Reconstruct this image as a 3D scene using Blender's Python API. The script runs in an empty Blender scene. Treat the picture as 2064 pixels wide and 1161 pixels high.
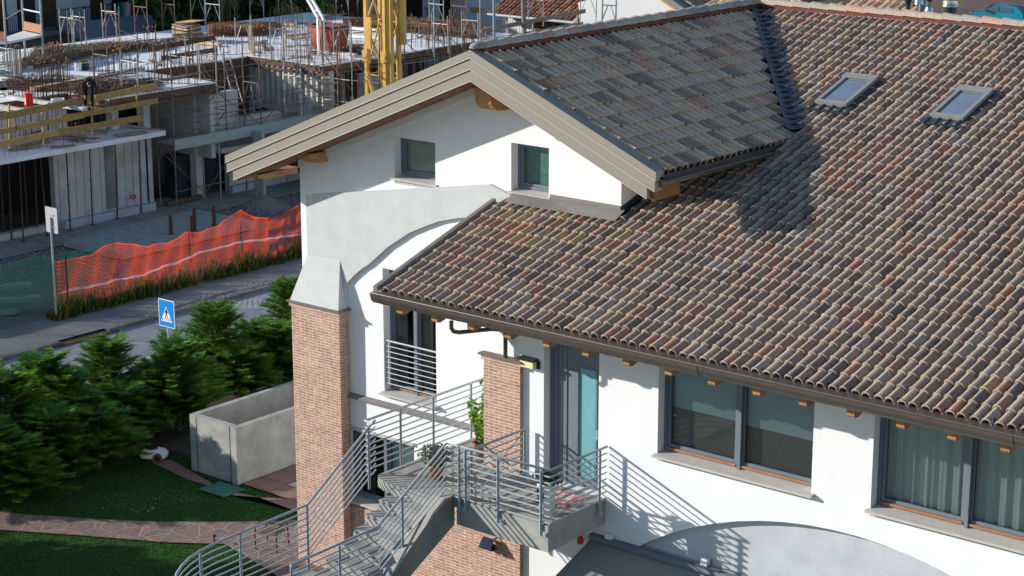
import bpy, bmesh, math, random
from mathutils import Vector, Matrix
from mathutils.geometry import tessellate_polygon
R = math.radians
random.seed(7)
scn = bpy.context.scene
COL = scn.collection
# ------------------------------------------------------------------ camera
CAM = Vector((0, 0, 18.3))
PITCH = math.atan(1048/4013.)
HEAD = math.radians(50.586893)          # camera heading, left of +Y
cam = bpy.data.cameras.new('camera'); co = bpy.data.objects.new('camera', cam); COL.objects.link(co)
co.location = CAM
co.rotation_euler = (R(90)-PITCH, 0, R(90)-HEAD)
cam.sensor_width = 36; cam.lens = 4013/2064*36; cam.clip_start = .5; cam.clip_end = 900
scn.camera = co
# ------------------------------------------------------------------ light
SUN = Vector((1.64, 1, -.635)).normalized()
el = math.asin(-SUN.z); az = math.atan2(-SUN.x, -SUN.y)      # direction towards the sun
w = bpy.data.worlds.new('World'); scn.world = w; w.use_nodes = True
nt = w.node_tree; bg = nt.nodes['Background']; bg.inputs[1].default_value = .125
sky = nt.nodes.new('ShaderNodeTexSky'); sky.sky_type = 'NISHITA'; sky.sun_disc = False
sky.sun_elevation = el; sky.sun_rotation = az; sky.air_density = 1.0; sky.dust_density = .2; sky.ozone_density = 2.4
nt.links.new(sky.outputs[0], bg.inputs[0])
sl = bpy.data.lights.new('sun', 'SUN'); sl.energy = 4.8; sl.angle = R(.5); sl.color = (1, .945, .865)
so = bpy.data.objects.new('sun', sl); COL.objects.link(so); so.rotation_euler = SUN.to_track_quat('-Z', 'Y').to_euler()
so.location = (-30, 0, 40)
scn.view_settings.view_transform = 'Standard'; scn.view_settings.look = 'None'; scn.view_settings.exposure = .40
scn.render.resolution_x = 1024; scn.render.resolution_y = 576
# ------------------------------------------------------------------ survey helper: where a sight line meets a real plane
_h = Vector((-math.sin(R(90)-HEAD), math.cos(R(90)-HEAD), 0)); _r = Vector((math.cos(R(90)-HEAD), math.sin(R(90)-HEAD), 0))
_f = _h*math.cos(PITCH) - Vector((0, 0, math.sin(PITCH))); _u = _h*math.sin(PITCH) + Vector((0, 0, math.cos(PITCH)))
def at(x, y, X=None, Y=None, Z=None):
    d = _f*4013 + _r*(x-1032) - _u*(y-580.5)
    t = (X-CAM.x)/d.x if X is not None else (Y-CAM.y)/d.y if Y is not None else (Z-CAM.z)/d.z
    return CAM + d*t
# ------------------------------------------------------------------ materials
def nn(t, k, **kw):
    n = t.nodes.new(k)
    for a, b in kw.items(): setattr(n, a, b)
    return n
def mat(name, col, rough=.8, var=.12, scale=3., bump=0., bscale=60., metal=0., col2=None, c2=.5, tint=0., spec=.35, dirt=0., stretch=(1, 1, 1), trans=0.):
    m = bpy.data.materials.new(name); m.use_nodes = True; t = m.node_tree; b = t.nodes['Principled BSDF']
    b.inputs['Roughness'].default_value = rough; b.inputs['Metallic'].default_value = metal; b.inputs['Specular IOR Level'].default_value = spec
    L = t.links.new
    ge = nn(t, 'ShaderNodeNewGeometry'); mp = nn(t, 'ShaderNodeMapping'); mp.inputs['Scale'].default_value = stretch; L(ge.outputs['Position'], mp.inputs[0])
    n1 = nn(t, 'ShaderNodeTexNoise'); n1.inputs['Scale'].default_value = scale; n1.inputs['Detail'].default_value = 6; n1.inputs['Roughness'].default_value = .65
    L(mp.outputs[0], n1.inputs['Vector'])
    mx = nn(t, 'ShaderNodeMix', data_type='RGBA')
    c = Vector(col); 
    if col2 is None:
        a_ = [max(0, v*(1-var)) for v in c]; b_ = [min(1, v*(1+var)) for v in c]
    else: a_, b_ = list(col), list(col2)
    mr = nn(t, 'ShaderNodeMapRange'); mr.inputs[1].default_value = .5-.22*(c2 if col2 else .8); mr.inputs[2].default_value = .5+.22*(c2 if col2 else .8)
    L(n1.outputs[0], mr.inputs[0]); L(mr.outputs[0], mx.inputs[0]); mx.inputs[6].default_value = (*a_, 1); mx.inputs[7].default_value = (*b_, 1)
    out = mx.outputs[2]
    if tint:
        at_ = nn(t, 'ShaderNodeAttribute', attribute_name='tint'); mm = nn(t, 'ShaderNodeMapRange'); mm.inputs[3].default_value = 1-tint; mm.inputs[4].default_value = 1+tint
        L(at_.outputs['Fac'], mm.inputs[0]); vm = nn(t, 'ShaderNodeVectorMath', operation='SCALE'); L(out, vm.inputs[0]); L(mm.outputs[0], vm.inputs['Scale']); out = vm.outputs[0]
    if dirt:
        n3 = nn(t, 'ShaderNodeTexNoise'); n3.inputs['Scale'].default_value = scale*.35; n3.inputs['Detail'].default_value = 8; L(ge.outputs['Position'], n3.inputs['Vector'])
        m3 = nn(t, 'ShaderNodeMapRange'); m3.inputs[1].default_value = .5; m3.inputs[2].default_value = .72; m3.inputs[4].default_value = dirt; L(n3.outputs[0], m3.inputs[0])
        x3 = nn(t, 'ShaderNodeMix', data_type='RGBA'); L(m3.outputs[0], x3.inputs[0]); L(out, x3.inputs[6]); x3.inputs[7].default_value = (c.x*.45, c.y*.42, c.z*.38, 1); out = x3.outputs[2]
    L(out, b.inputs['Base Color'])
    if bump:
        n2 = nn(t, 'ShaderNodeTexNoise'); n2.inputs['Scale'].default_value = bscale; n2.inputs['Detail'].default_value = 4; L(ge.outputs['Position'], n2.inputs['Vector'])
        bu = nn(t, 'ShaderNodeBump'); bu.inputs['Strength'].default_value = bump; bu.inputs['Distance'].default_value = .01; L(n2.outputs[0], bu.inputs['Height']); L(bu.outputs[0], b.inputs['Normal'])
    if trans:
        tr = nn(t, 'ShaderNodeBsdfTranslucent'); ms = nn(t, 'ShaderNodeMixShader'); ms.inputs[0].default_value = trans
        L(out, tr.inputs[0]); L(b.outputs[0], ms.inputs[1]); L(tr.outputs[0], ms.inputs[2]); L(ms.outputs[0], t.nodes['Material Output'].inputs[0])
    return m
def brick_mat(name, c1, c2, mort):
    m = bpy.data.materials.new(name); m.use_nodes = True; t = m.node_tree; b = t.nodes['Principled BSDF']; L = t.links.new
    ge = nn(t, 'ShaderNodeNewGeometry'); sp = nn(t, 'ShaderNodeSeparateXYZ'); L(ge.outputs['Position'], sp.inputs[0])
    ad = nn(t, 'ShaderNodeMath', operation='ADD'); L(sp.outputs[0], ad.inputs[0]); L(sp.outputs[1], ad.inputs[1])
    cb = nn(t, 'ShaderNodeCombineXYZ'); L(ad.outputs[0], cb.inputs[0]); L(sp.outputs[2], cb.inputs[1])
    br = nn(t, 'ShaderNodeTexBrick'); br.inputs['Scale'].default_value = 1; br.inputs['Brick Width'].default_value = .26; br.inputs['Row Height'].default_value = .066
    br.inputs['Mortar Size'].default_value = .008; br.inputs['Mortar Smooth'].default_value = .3; br.inputs['Bias'].default_value = 0
    br.inputs['Color1'].default_value = (*c1, 1); br.inputs['Color2'].default_value = (*c2, 1); br.inputs['Mortar'].default_value = (*mort, 1)
    L(cb.outputs[0], br.inputs[0])
    no = nn(t, 'ShaderNodeTexNoise'); no.inputs['Scale'].default_value = 9; no.inputs['Detail'].default_value = 8; L(ge.outputs['Position'], no.inputs['Vector'])
    mr = nn(t, 'ShaderNodeMapRange'); mr.inputs[1].default_value = .3; mr.inputs[2].default_value = .7; mr.inputs[3].default_value = .8; mr.inputs[4].default_value = 1.2; L(no.outputs[0], mr.inputs[0])
    vm = nn(t, 'ShaderNodeVectorMath', operation='SCALE'); L(br.outputs[0], vm.inputs[0]); L(mr.outputs[0], vm.inputs['Scale']); L(vm.outputs[0], b.inputs['Base Color'])
    b.inputs['Roughness'].default_value = .9
    bu = nn(t, 'ShaderNodeBump'); bu.invert = True; bu.inputs['Strength'].default_value = .6; bu.inputs['Distance'].default_value = .008; L(br.outputs['Fac'], bu.inputs['Height']); L(bu.outputs[0], b.inputs['Normal'])
    return m
def tile_mat(name, ramp, rim=(.50, .44, .32)):
    m = bpy.data.materials.new(name); m.use_nodes = True; t = m.node_tree; b = t.nodes['Principled BSDF']; L = t.links.new
    a = nn(t, 'ShaderNodeAttribute', attribute_name='tint'); cr = nn(t, 'ShaderNodeValToRGB'); cr.color_ramp.interpolation = 'CONSTANT'
    els = cr.color_ramp.elements
    for i, (p, c) in enumerate(ramp):
        e = els[i] if i < 2 else els.new(p)
        e.position = p; e.color = (*c, 1)
    L(a.outputs['Fac'], cr.inputs[0])
    ge = nn(t, 'ShaderNodeNewGeometry'); no = nn(t, 'ShaderNodeTexNoise'); no.inputs['Scale'].default_value = 14; no.inputs['Detail'].default_value = 9; no.inputs['Roughness'].default_value = .75; L(ge.outputs['Position'], no.inputs['Vector'])
    mr = nn(t, 'ShaderNodeMapRange'); mr.inputs[1].default_value = .3; mr.inputs[2].default_value = .7; mr.inputs[3].default_value = .72; mr.inputs[4].default_value = 1.25; L(no.outputs[0], mr.inputs[0])
    vm = nn(t, 'ShaderNodeVectorMath', operation='SCALE'); L(cr.outputs[0], vm.inputs[0]); L(mr.outputs[0], vm.inputs['Scale'])
    # lichen speckle
    n2 = nn(t, 'ShaderNodeTexNoise'); n2.inputs['Scale'].default_value = 55; n2.inputs['Detail'].default_value = 3; L(ge.outputs['Position'], n2.inputs['Vector'])
    m2 = nn(t, 'ShaderNodeMapRange'); m2.inputs[1].default_value = .6; m2.inputs[2].default_value = .7; m2.inputs[4].default_value = .45; L(n2.outputs[0], m2.inputs[0])
    x2 = nn(t, 'ShaderNodeMix', data_type='RGBA'); L(m2.outputs[0], x2.inputs[0]); L(vm.outputs[0], x2.inputs[6]); x2.inputs[7].default_value = (.46, .42, .34, 1)
    ea = nn(t, 'ShaderNodeAttribute', attribute_name='rim_sunlit_side'); x3 = nn(t, 'ShaderNodeMix', data_type='RGBA'); me_ = nn(t, 'ShaderNodeMath', operation='MULTIPLY'); m4 = nn(t, 'ShaderNodeMapRange'); m4.inputs[1].default_value = .35; m4.inputs[2].default_value = .6; m4.inputs[3].default_value = .35; L(no.outputs[0], m4.inputs[0]); L(ea.outputs['Fac'], me_.inputs[0]); L(m4.outputs[0], me_.inputs[1]); L(me_.outputs[0], x3.inputs[0]); L(x2.outputs[2], x3.inputs[6]); x3.inputs[7].default_value = (*rim, 1)  # cream mixed over the bare rims and the painted sunlit flanks
    L(x3.outputs[2], b.inputs['Base Color']); b.inputs['Roughness'].default_value = .9; b.inputs['Specular IOR Level'].default_value = .12
    bu = nn(t, 'ShaderNodeBump'); bu.inputs['Strength'].default_value = .35; bu.inputs['Distance'].default_value = .006; L(no.outputs[0], bu.inputs['Height']); L(bu.outputs[0], b.inputs['Normal'])
    return m
def glass_mat(name, tintc=(.86, .93, .93), refl=.8):
    m = bpy.data.materials.new(name); m.use_nodes = True; t = m.node_tree; L = t.links.new; t.nodes.remove(t.nodes['Principled BSDF'])
    tr = nn(t, 'ShaderNodeBsdfTransparent'); tr.inputs[0].default_value = (*tintc, 1); gl = nn(t, 'ShaderNodeBsdfGlossy'); gl.inputs['Roughness'].default_value = .03
    fr = nn(t, 'ShaderNodeFresnel'); fr.inputs[0].default_value = 1.55; ml = nn(t, 'ShaderNodeMath', operation='MULTIPLY_ADD'); ml.inputs[1].default_value = refl; ml.inputs[2].default_value = .04; L(fr.outputs[0], ml.inputs[0])
    ms = nn(t, 'ShaderNodeMixShader'); L(ml.outputs[0], ms.inputs[0]); L(tr.outputs[0], ms.inputs[1]); L(gl.outputs[0], ms.inputs[2]); L(ms.outputs[0], t.nodes['Material Output'].inputs[0])
    return m
def paving_mat(name, c1, c2, mort, scale=1.6, rnd=1.):
    m = bpy.data.materials.new(name); m.use_nodes = True; t = m.node_tree; b = t.nodes['Principled BSDF']; L = t.links.new
    ge = nn(t, 'ShaderNodeNewGeometry')
    v = nn(t, 'ShaderNodeTexVoronoi', feature='DISTANCE_TO_EDGE'); v.inputs['Scale'].default_value = scale; v.inputs['Randomness'].default_value = rnd; L(ge.outputs['Position'], v.inputs['Vector'])
    v2 = nn(t, 'ShaderNodeTexVoronoi', feature='F1'); v2.inputs['Scale'].default_value = scale; v2.inputs['Randomness'].default_value = rnd; L(ge.outputs['Position'], v2.inputs['Vector'])
    sp = nn(t, 'ShaderNodeSeparateColor'); L(v2.outputs['Color'], sp.inputs[0])
    mx = nn(t, 'ShaderNodeMix', data_type='RGBA'); L(sp.outputs[0], mx.inputs[0]); mx.inputs[6].default_value = (*c1, 1); mx.inputs[7].default_value = (*c2, 1)
    mr = nn(t, 'ShaderNodeMapRange'); mr.inputs[1].default_value = .018; mr.inputs[2].default_value = .035; L(v.outputs['Distance'], mr.inputs[0])
    no = nn(t, 'ShaderNodeTexNoise'); no.inputs['Scale'].default_value = 7; no.inputs['Detail'].default_value = 7; L(ge.outputs['Position'], no.inputs['Vector'])
    mm = nn(t, 'ShaderNodeMapRange'); mm.inputs[1].default_value = .3; mm.inputs[2].default_value = .7; mm.inputs[3].default_value = .7; mm.inputs[4].default_value = 1.25; L(no.outputs[0], mm.inputs[0])
    vm = nn(t, 'ShaderNodeVectorMath', operation='SCALE'); L(mx.outputs[2], vm.inputs[0]); L(mm.outputs[0], vm.inputs['Scale'])
    x2 = nn(t, 'ShaderNodeMix', data_type='RGBA'); L(mr.outputs[0], x2.inputs[0]); x2.inputs[6].default_value = (*mort, 1); L(vm.outputs[0], x2.inputs[7])
    L(x2.outputs[2], b.inputs['Base Color']); b.inputs['Roughness'].default_value = .75
    bu = nn(t, 'ShaderNodeBump'); bu.inputs['Strength'].default_value = .5; bu.inputs['Distance'].default_value = .01; L(mr.outputs[0], bu.inputs['Height']); L(bu.outputs[0], b.inputs['Normal'])
    return m
M = {}
M['white'] = mat('white_render', (.76, .775, .79), .95, .03, 1.1, .35, 110, dirt=.07, stretch=(1, 1, .35))
M['grey_render'] = mat('grey_render', (.52, .545, .54), .95, .06, 2.5, .5, 90)
M['infill'] = mat('rough_grey_render', (.46, .49, .52), .97, .09, 2, .8, 55, dirt=.12)
M['brick'] = brick_mat('clay_brick', (.47, .26, .185), (.35, .18, .13), (.58, .51, .44))
M['capstone'] = mat('cap_metal', (.16, .13, .12), .5, .1)
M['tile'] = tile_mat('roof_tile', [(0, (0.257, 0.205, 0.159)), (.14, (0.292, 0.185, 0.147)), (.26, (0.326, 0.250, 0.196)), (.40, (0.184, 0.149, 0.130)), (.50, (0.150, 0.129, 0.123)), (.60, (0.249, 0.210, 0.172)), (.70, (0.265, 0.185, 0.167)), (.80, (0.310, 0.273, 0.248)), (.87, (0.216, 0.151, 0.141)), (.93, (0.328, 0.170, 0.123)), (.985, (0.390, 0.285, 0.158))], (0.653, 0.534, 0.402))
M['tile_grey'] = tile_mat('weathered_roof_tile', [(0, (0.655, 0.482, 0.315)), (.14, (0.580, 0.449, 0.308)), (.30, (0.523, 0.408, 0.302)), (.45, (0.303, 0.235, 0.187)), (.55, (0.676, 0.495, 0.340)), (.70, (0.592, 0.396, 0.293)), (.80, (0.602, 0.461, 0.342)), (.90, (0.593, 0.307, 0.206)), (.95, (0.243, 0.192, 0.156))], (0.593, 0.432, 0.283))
M['ridge'] = tile_mat('ridge_tile', [(0, (0.501, 0.411, 0.301)), (.2, (0.525, 0.345, 0.255)), (.4, (0.483, 0.423, 0.343)), (.55, (0.500, 0.380, 0.320)), (.7, (0.433, 0.373, 0.293)), (.85, (0.533, 0.323, 0.243))])
M['ridge_grey'] = tile_mat('ridge_tile_weathered', [(0, (0.435, 0.387, 0.303)), (.3, (0.380, 0.344, 0.296)), (.5, (0.282, 0.270, 0.258)), (.65, (0.480, 0.432, 0.348)), (.85, (0.424, 0.292, 0.244))])
M['redmortar'] = mat('red_ridge_band', (.16, .04, .03), .8, .2, 6)
M['fascia'] = mat('taupe_metal', (.27, .245, .205), .45, .03, 2, metal=.1)
M['edge'] = mat('edge_highlight_metal', (.50, .45, .37), .4, .03, 2)  # fascia colour lightened to paint a highlight along the folded edges
M['brown'] = mat('brown_gutter_metal', (.115, .097, .083), .33, .08, 3, metal=.3, spec=.5)
M['lead'] = mat('dark_flashing', (.055, .06, .075), .4, .15, 4, metal=.3)
M['flash'] = mat('grey_flashing', (.20, .19, .18), .45, .1, 4, metal=.2)
M['wood'] = mat('varnished_timber', (.40, .205, .09), .6, .25, 3, .2, 40, stretch=(6, 1, 6), tint=.12)
M['woodlight'] = mat('pale_timber', (.62, .40, .20), .6, .15, 8, .2, 40)
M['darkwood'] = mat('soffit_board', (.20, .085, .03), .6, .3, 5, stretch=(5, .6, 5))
M['frame'] = mat('grey_window_frame', (.15, .18, .215), .62, .04, 3, spec=.15)
M['framered'] = mat('larch_sill_strip', (.36, .15, .06), .6, .15, 5)
M['sill'] = mat('stone_sill', (.46, .445, .42), .7, .06, 6, .2, 80)
M['concrete'] = mat('concrete', (.33, .325, .30), .9, .2, 2.2, .6, 70, dirt=.5)
M['pebble'] = mat('washed_pebble', (.26, .24, .21), .9, .5, 70, .8, 80, col2=(.5, .47, .42), c2=1)
M['concdark'] = mat('damp_concrete', (.22, .225, .21), .9, .2, 1.5, .5, 60, dirt=.5)
M['galv'] = mat('grey_painted_steel', (.36, .405, .43), .5, .06, 5, spec=.35)
M['glass'] = glass_mat('window_glass')
M['glassg'] = glass_mat('green_glass', (.75, .9, .85), .15)
M['blind'] = mat('pale_blind', (.38, .48, .50), .8, .04, 3)
M['screen'] = mat('grey_insect_screen', (.18, .165, .15), .9, .08, 6)
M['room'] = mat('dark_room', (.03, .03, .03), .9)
M['curtain'] = mat('sheer_curtain', (.5, .56, .52), .9, .06, 4)
M['frost'] = mat('frosted_glass', (.11, .20, .18), .2, .2, 8, spec=.5)
M['teal'] = mat('teal_door_glass', (.16, .36, .40), .15, .08, 5, spec=.6)
M['black'] = mat('black_plastic', (.02, .02, .022), .4)
M['terracotta'] = mat('terracotta', (.50, .20, .11), .85, .12, 6, .2)
M['soil'] = mat('soil', (.05, .035, .025), 1, .3, 30)
M['leafy'] = mat('bright_leaves', (.18, .30, .035), .5, .3, 20, tint=.4, trans=.35)
M['leafgrey'] = mat('silver_leaves', (.16, .19, .15), .7, .2, 20, tint=.4, trans=.2)
M['leafdark'] = mat('dark_leaves', (.025, .10, .05), .5, .3, 20, tint=.4, trans=.2)
M['stemb'] = mat('stem', (.14, .09, .05), .9)
M['lampglass'] = mat('lamp_diffuser', (.75, .68, .32), .5)
M['whitep'] = mat('white_plastic', (.8, .8, .78), .4, .03)
M['redp'] = mat('red_plastic', (.55, .03, .02), .4, .1)
# ------------------------------------------------------------------ mesh builder
class MB:
    def __init__(s): s.v = []; s.f = []; s.m = []; s.t = []; s.cm = 0; s.ct = .5
    def face(s, pts, flip=False):
        i = len(s.v); s.v += [tuple(p) for p in pts]; r = list(range(i, i+len(pts)))
        if flip: r.reverse()
        s.f.append(r); s.m.append(s.cm); s.t.append(s.ct); return s
    def grid(s, rows, close=False):
        i = len(s.v); n = len(rows[0])
        for r in rows: s.v += [tuple(p) for p in r]
        for a in range(len(rows)-1):
            for b in range(n if close else n-1):
                c = (b+1) % n
                s.f.append([i+a*n+b, i+a*n+c, i+(a+1)*n+c, i+(a+1)*n+b]); s.m.append(s.cm); s.t.append(s.ct)
        return s
    def hexa(s, P):   # 8 points: bottom 4 ccw, top 4 ccw
        i = len(s.v); s.v += [tuple(p) for p in P]
        for q in ((3, 2, 1, 0), (4, 5, 6, 7), (0, 1, 5, 4), (1, 2, 6, 5), (2, 3, 7, 6), (3, 0, 4, 7)):
            s.f.append([i+k for k in q]); s.m.append(s.cm); s.t.append(s.ct)
        return s
    def box(s, x0, x1, y0, y1, z0, z1):
        if x0 > x1: x0, x1 = x1, x0
        if y0 > y1: y0, y1 = y1, y0
        if z0 > z1: z0, z1 = z1, z0
        return s.hexa([(x0, y0, z0), (x1, y0, z0), (x1, y1, z0), (x0, y1, z0), (x0, y0, z1), (x1, y0, z1), (x1, y1, z1), (x0, y1, z1)])
    def beam(s, p, q, wd, ht, up=(0, 0, 1)):
        p, q = Vector(p), Vector(q); d = (q-p).normalized(); up = Vector(up)
        if abs(d.dot(up)) > .95: up = Vector((1, 0, 0))
        a = d.cross(up).normalized()*wd/2; b = a.cross(d).normalized()*ht/2
        return s.hexa([p-a-b, p+a-b, q+a-b, q-a-b, p-a+b, p+a+b, q+a+b, q-a+b])
    def tube(s, pts, r, n=6, caps=True, rr=None):
        pts = [Vector(p) for p in pts]; rows = []; prev = None
        for k, p in enumerate(pts):
            d = (pts[min(k+1, len(pts)-1)]-pts[max(k-1, 0)]).normalized()
            if prev is None:
                a = d.cross(Vector((0, 0, 1)) if abs(d.z) < .9 else Vector((1, 0, 0))).normalized()
            else:
                a = (prev - d*prev.dot(d)).normalized()
            prev = a; b = d.cross(a); r_ = rr[k] if rr else r
            rows.append([p+(a*math.cos(6.2832*j/n)+b*math.sin(6.2832*j/n))*r_ for j in range(n)])
        s.grid(rows, True)
        if caps: s.face(rows[0]); s.face(rows[-1], True)
        return s
    def cyl(s, c, r, h, n=16, r2=None):
        c = Vector(c); return s.tube([c, c+Vector((0, 0, h))], r, n, True, [r, r2 if r2 is not None else r])
    def lathe(s, c, prof, n=18):
        c = Vector(c); rows = [[c+Vector((r*math.cos(6.2832*j/n), r*math.sin(6.2832*j/n), z)) for j in range(n)] for r, z in prof]
        s.grid(rows, True); return s
    def plate(s, loops, fn, d0, d1):
        """loops: outer then holes, 2-D points; fn(u,v,d) -> 3-D; solid between d0 and d1"""
        tri = tessellate_polygon([[Vector((p[0], p[1], 0)) for p in l] for l in loops])
        flat = [p for l in loops for p in l]
        for d in (d0, d1):
            i = len(s.v); s.v += [tuple(fn(p[0], p[1], d)) for p in flat]
            for t in tri:
                s.f.append([i+k for k in t]); s.m.append(s.cm); s.t.append(s.ct)
        for l in loops:
            n = len(l)
            for k in range(n):
                a, b = l[k], l[(k+1) % n]
                s.face([fn(a[0], a[1], d0), fn(b[0], b[1], d0), fn(b[0], b[1], d1), fn(a[0], a[1], d1)])
        return s
    def build(s, name, mats, parent=None, smooth=False, local=False, **tags):
        me = bpy.data.meshes.new(name)
        off = Vector((0, 0, 0))
        if parent is not None and not local: off = wpos(parent)
        me.from_pydata([tuple(Vector(v)-off) for v in s.v], [], s.f)
        if not isinstance(mats, (list, tuple)): mats = [mats]
        for m in mats: me.materials.append(m)
        me.polygons.foreach_set('material_index', s.m)
        if smooth: me.polygons.foreach_set('use_smooth', [True]*len(s.f))
        a = me.attributes.new('tint', 'FLOAT', 'FACE'); a.data.foreach_set('value', s.t)
        bm = bmesh.new(); bm.from_mesh(me)
        if len(bm.faces) < 60000 and not smooth: bmesh.ops.recalc_face_normals(bm, faces=bm.faces)
        bm.to_mesh(me); bm.free()
        me.update()
        o = bpy.data.objects.new(name, me); COL.objects.link(o)
        if parent is not None: o.parent = parent
        for k, v in tags.items(): o[k] = v
        return o
def wpos(o):
    p = Vector((0, 0, 0))
    while o is not None: p += o.location; o = o.parent
    return p
def thing(name, label, cat, loc=(0, 0, 0), rz=0, group=None):
    o = bpy.data.objects.new(name, None); COL.objects.link(o); o.location = loc; o.rotation_euler = (0, 0, rz); o.empty_display_size = .2
    o['label'] = label; o['category'] = cat
    if group: o['group'] = group
    return o
def tag(o, label=None, cat=None, group=None, kind=None):
    if label: o['label'] = label
    if cat: o['category'] = cat
    if group: o['group'] = group
    if kind: o['kind'] = kind
    return o
def dup(root, loc, rz=0, label=None, group=None, scale=None):
    r = root.copy(); COL.objects.link(r); r.location = loc; r.rotation_euler = (0, 0, rz)
    if scale: r.scale = scale
    if label: r['label'] = label
    if group: r['group'] = group
    for ch in list(root.children):
        c = ch.copy(); COL.objects.link(c); c.parent = r
        for g in list(ch.children):
            d = g.copy(); COL.objects.link(d); d.parent = c
    return r
XZ = lambda u, v, d: (u, d, v)     # plates standing along X
YZ = lambda u, v, d: (d, u, v)     # plates standing along Y
XY = lambda u, v, d: (u, v, d)
rect = lambda a, b, c, d: [(a, c), (b, c), (b, d), (a, d)]
def rnd(a, b): return random.uniform(a, b)

# ================================================================== THE HOUSE
GK = 31.35/31.72
def gk(l): return [(p[0]*GK, 18.3+(p[1]-18.3)*GK) for p in l]
EY, EZ, SL = 27.53, 8.42, .319
def roofz(Y): return EZ + SL*(Y-EY)
GY, BY = 31.35, 29.0
RX, RZ, WS = -26.05, 12.74, .415          # wing ridge
house = thing('house', 'white rendered house with clay tile roofs, gabled wing and brick pillars', 'house', (-27, 32, 0))
# ---- gable wall (plane G)
GL, GR = -32.02, -22.95
def gz(x): return RZ-.60-WS*abs(x-RX)
mb = MB()
w1, w2, w3, w4 = [gk(r_) for r_ in (rect(-29.43, -28.22, 9.54, 10.46), rect(-26.09, -25.08, 9.68, 10.72), rect(-29.84, -28.25, 4.5, 7.42), rect(-31.05, -28.95, 1.62, 3.36))]
mb.plate([[(GL, 0), (GR, 0), (GR, gz(GR)), (RX, gz(RX)), (GL, gz(GL))], w1, w2, w3, w4], XZ, GY, GY+.4)
mb.build('gable_wall', M['white'], house)
mb = MB(); mb.plate([[(GY+.4, 0), (40.5, 0), (40.5, gz(GR)), (GY+.4, gz(GR))]], YZ, GR, GR-.38); 
mb.plate([[(GY+.4, 0), (44, 0), (44, gz(GL)), (GY+.4, gz(GL))]], YZ, GL, GL+.38)
mb.build('side_wall', M['white'], house)
# grey raised arch band on the gable
arc = [(-30.96, 6.83), (-30.68, 7.11), (-30.4, 7.33), (-30.18, 7.47), (-29.6, 7.95), (-28.95, 8.37), (-28.5, 8.58), (-28.07, 8.76), (-27.5, 8.92), (-27.04, 9.0), (-26.4, 9.06), (-25.6, 9.08)]
mb = MB(); mb.plate([gk([(-32.5, 6.3), (-30.93, 6.3)] + arc + [(-25.6, 9.5), (-25.94, 9.59), (-26.62, 9.77), (-31.86, 8.86), (-32.13, 8.8), (-32.13, 7.2), (-32.2, 6.9)])], XZ, GY-.09, GY-.004)
mb.build('raised_arch', M['grey_render'], house)
mb = MB(); mb.face([(-30.57, GY-.09, 6.44), (-30.57, GY-.33, 6.44), (-30.72, GY-.092, 7.55)]); mb.face([(-30.57, GY-.33, 6.44), (-32.12, GY-.33, 6.44), (-31.76, GY-.092, 7.5), (-30.72, GY-.092, 7.55)])
mb.build('arch_foot', M['grey_render'], house)
# brick pillars
def pillar(x0, x1, y0, y1, ztop):
    mb = MB(); mb.box(x0, x1, y0, y1, 0, ztop-.14)
    mb.box(x0-.04, x1+.04, y0-.04, y1, ztop-.14, ztop-.04)
    p = mb.build('brick_pillar', M['brick'], house)
    mb = MB(); mb.box(x0-.08, x1+.08, y0-.09, y1, ztop-.04, ztop); mb.build('cap', M['capstone'], p)
pillar(-32.10, -30.57, GY-.31, GY-.004, 6.44)
pillar(-24.48, -23.55, 28.90, 28.996, 7.1)
mb = MB(); mb.box(-24.8, -24.44, 28.91, 29.0, 0, 4.45); mb.box(-26.1, -24.8, 28.96, 29.1, 0, 4.45); mb.build('brick_wall', M['brick'], house)
mb = MB(); mb.box(-30.56, -28.3, GY-.05, GY-.004, 0, 1.7); mb.box(-28.3, -26.0, GY-.05, GY-.004, 0, 3.1); mb.build('brick_plinth', M['brick'], house)
# ledge
mb = MB(); mb.hexa([(-30.55, GY-.1, 4.33), (-24.3, GY-.1, 4.33), (-24.3, GY-.005, 4.33), (-30.55, GY-.005, 4.33), (-30.55, GY-.1, 4.37), (-24.3, GY-.1, 4.37), (-24.3, GY-.005, 4.44), (-30.55, GY-.005, 4.44)]); mb.build('ledge', M['flash'], house)
# ---- facade B with windows, door, arch recess
arcB = [(x, 5.31-(8-math.sqrt(max(0, 64-(x+16.2)**2)))) for x in [-23.0+.5*i for i in range(28)]]
openB = rect(-20.31, -16.98, 5.87, 7.75); openC = rect(-15.79, -12.4, 5.87, 7.75); openD = rect(-23.03, -21.69, 4.7, 7.75)
mb = MB()
top = 8.6
mb.plate([[(-24.26, 0), (-24.26, top), (-8, top), (-8, 0), (-9.5, 0)] + list(reversed([p for p in arcB if p[1] > 0 and p[0] < -9.6])) + [(-23.0, 0)], openB, openC, openD], XZ, BY, BY+.35)
mb.build('facade_wall', M['white'], house)
mb = MB(); mb.box(-21.6, -8, BY+.13, BY+.3, 0, 5.6); mb.box(-23.2, -21.602, BY+.13, BY+.3, 0, 4.2); mb.build('arch_infill', M['infill'], house)
mb = MB(); mb.box(-24.26, -23.96, BY+.35, GY+.02, 0, 8.9); mb.build('end_wall', M['white'], house)
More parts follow.
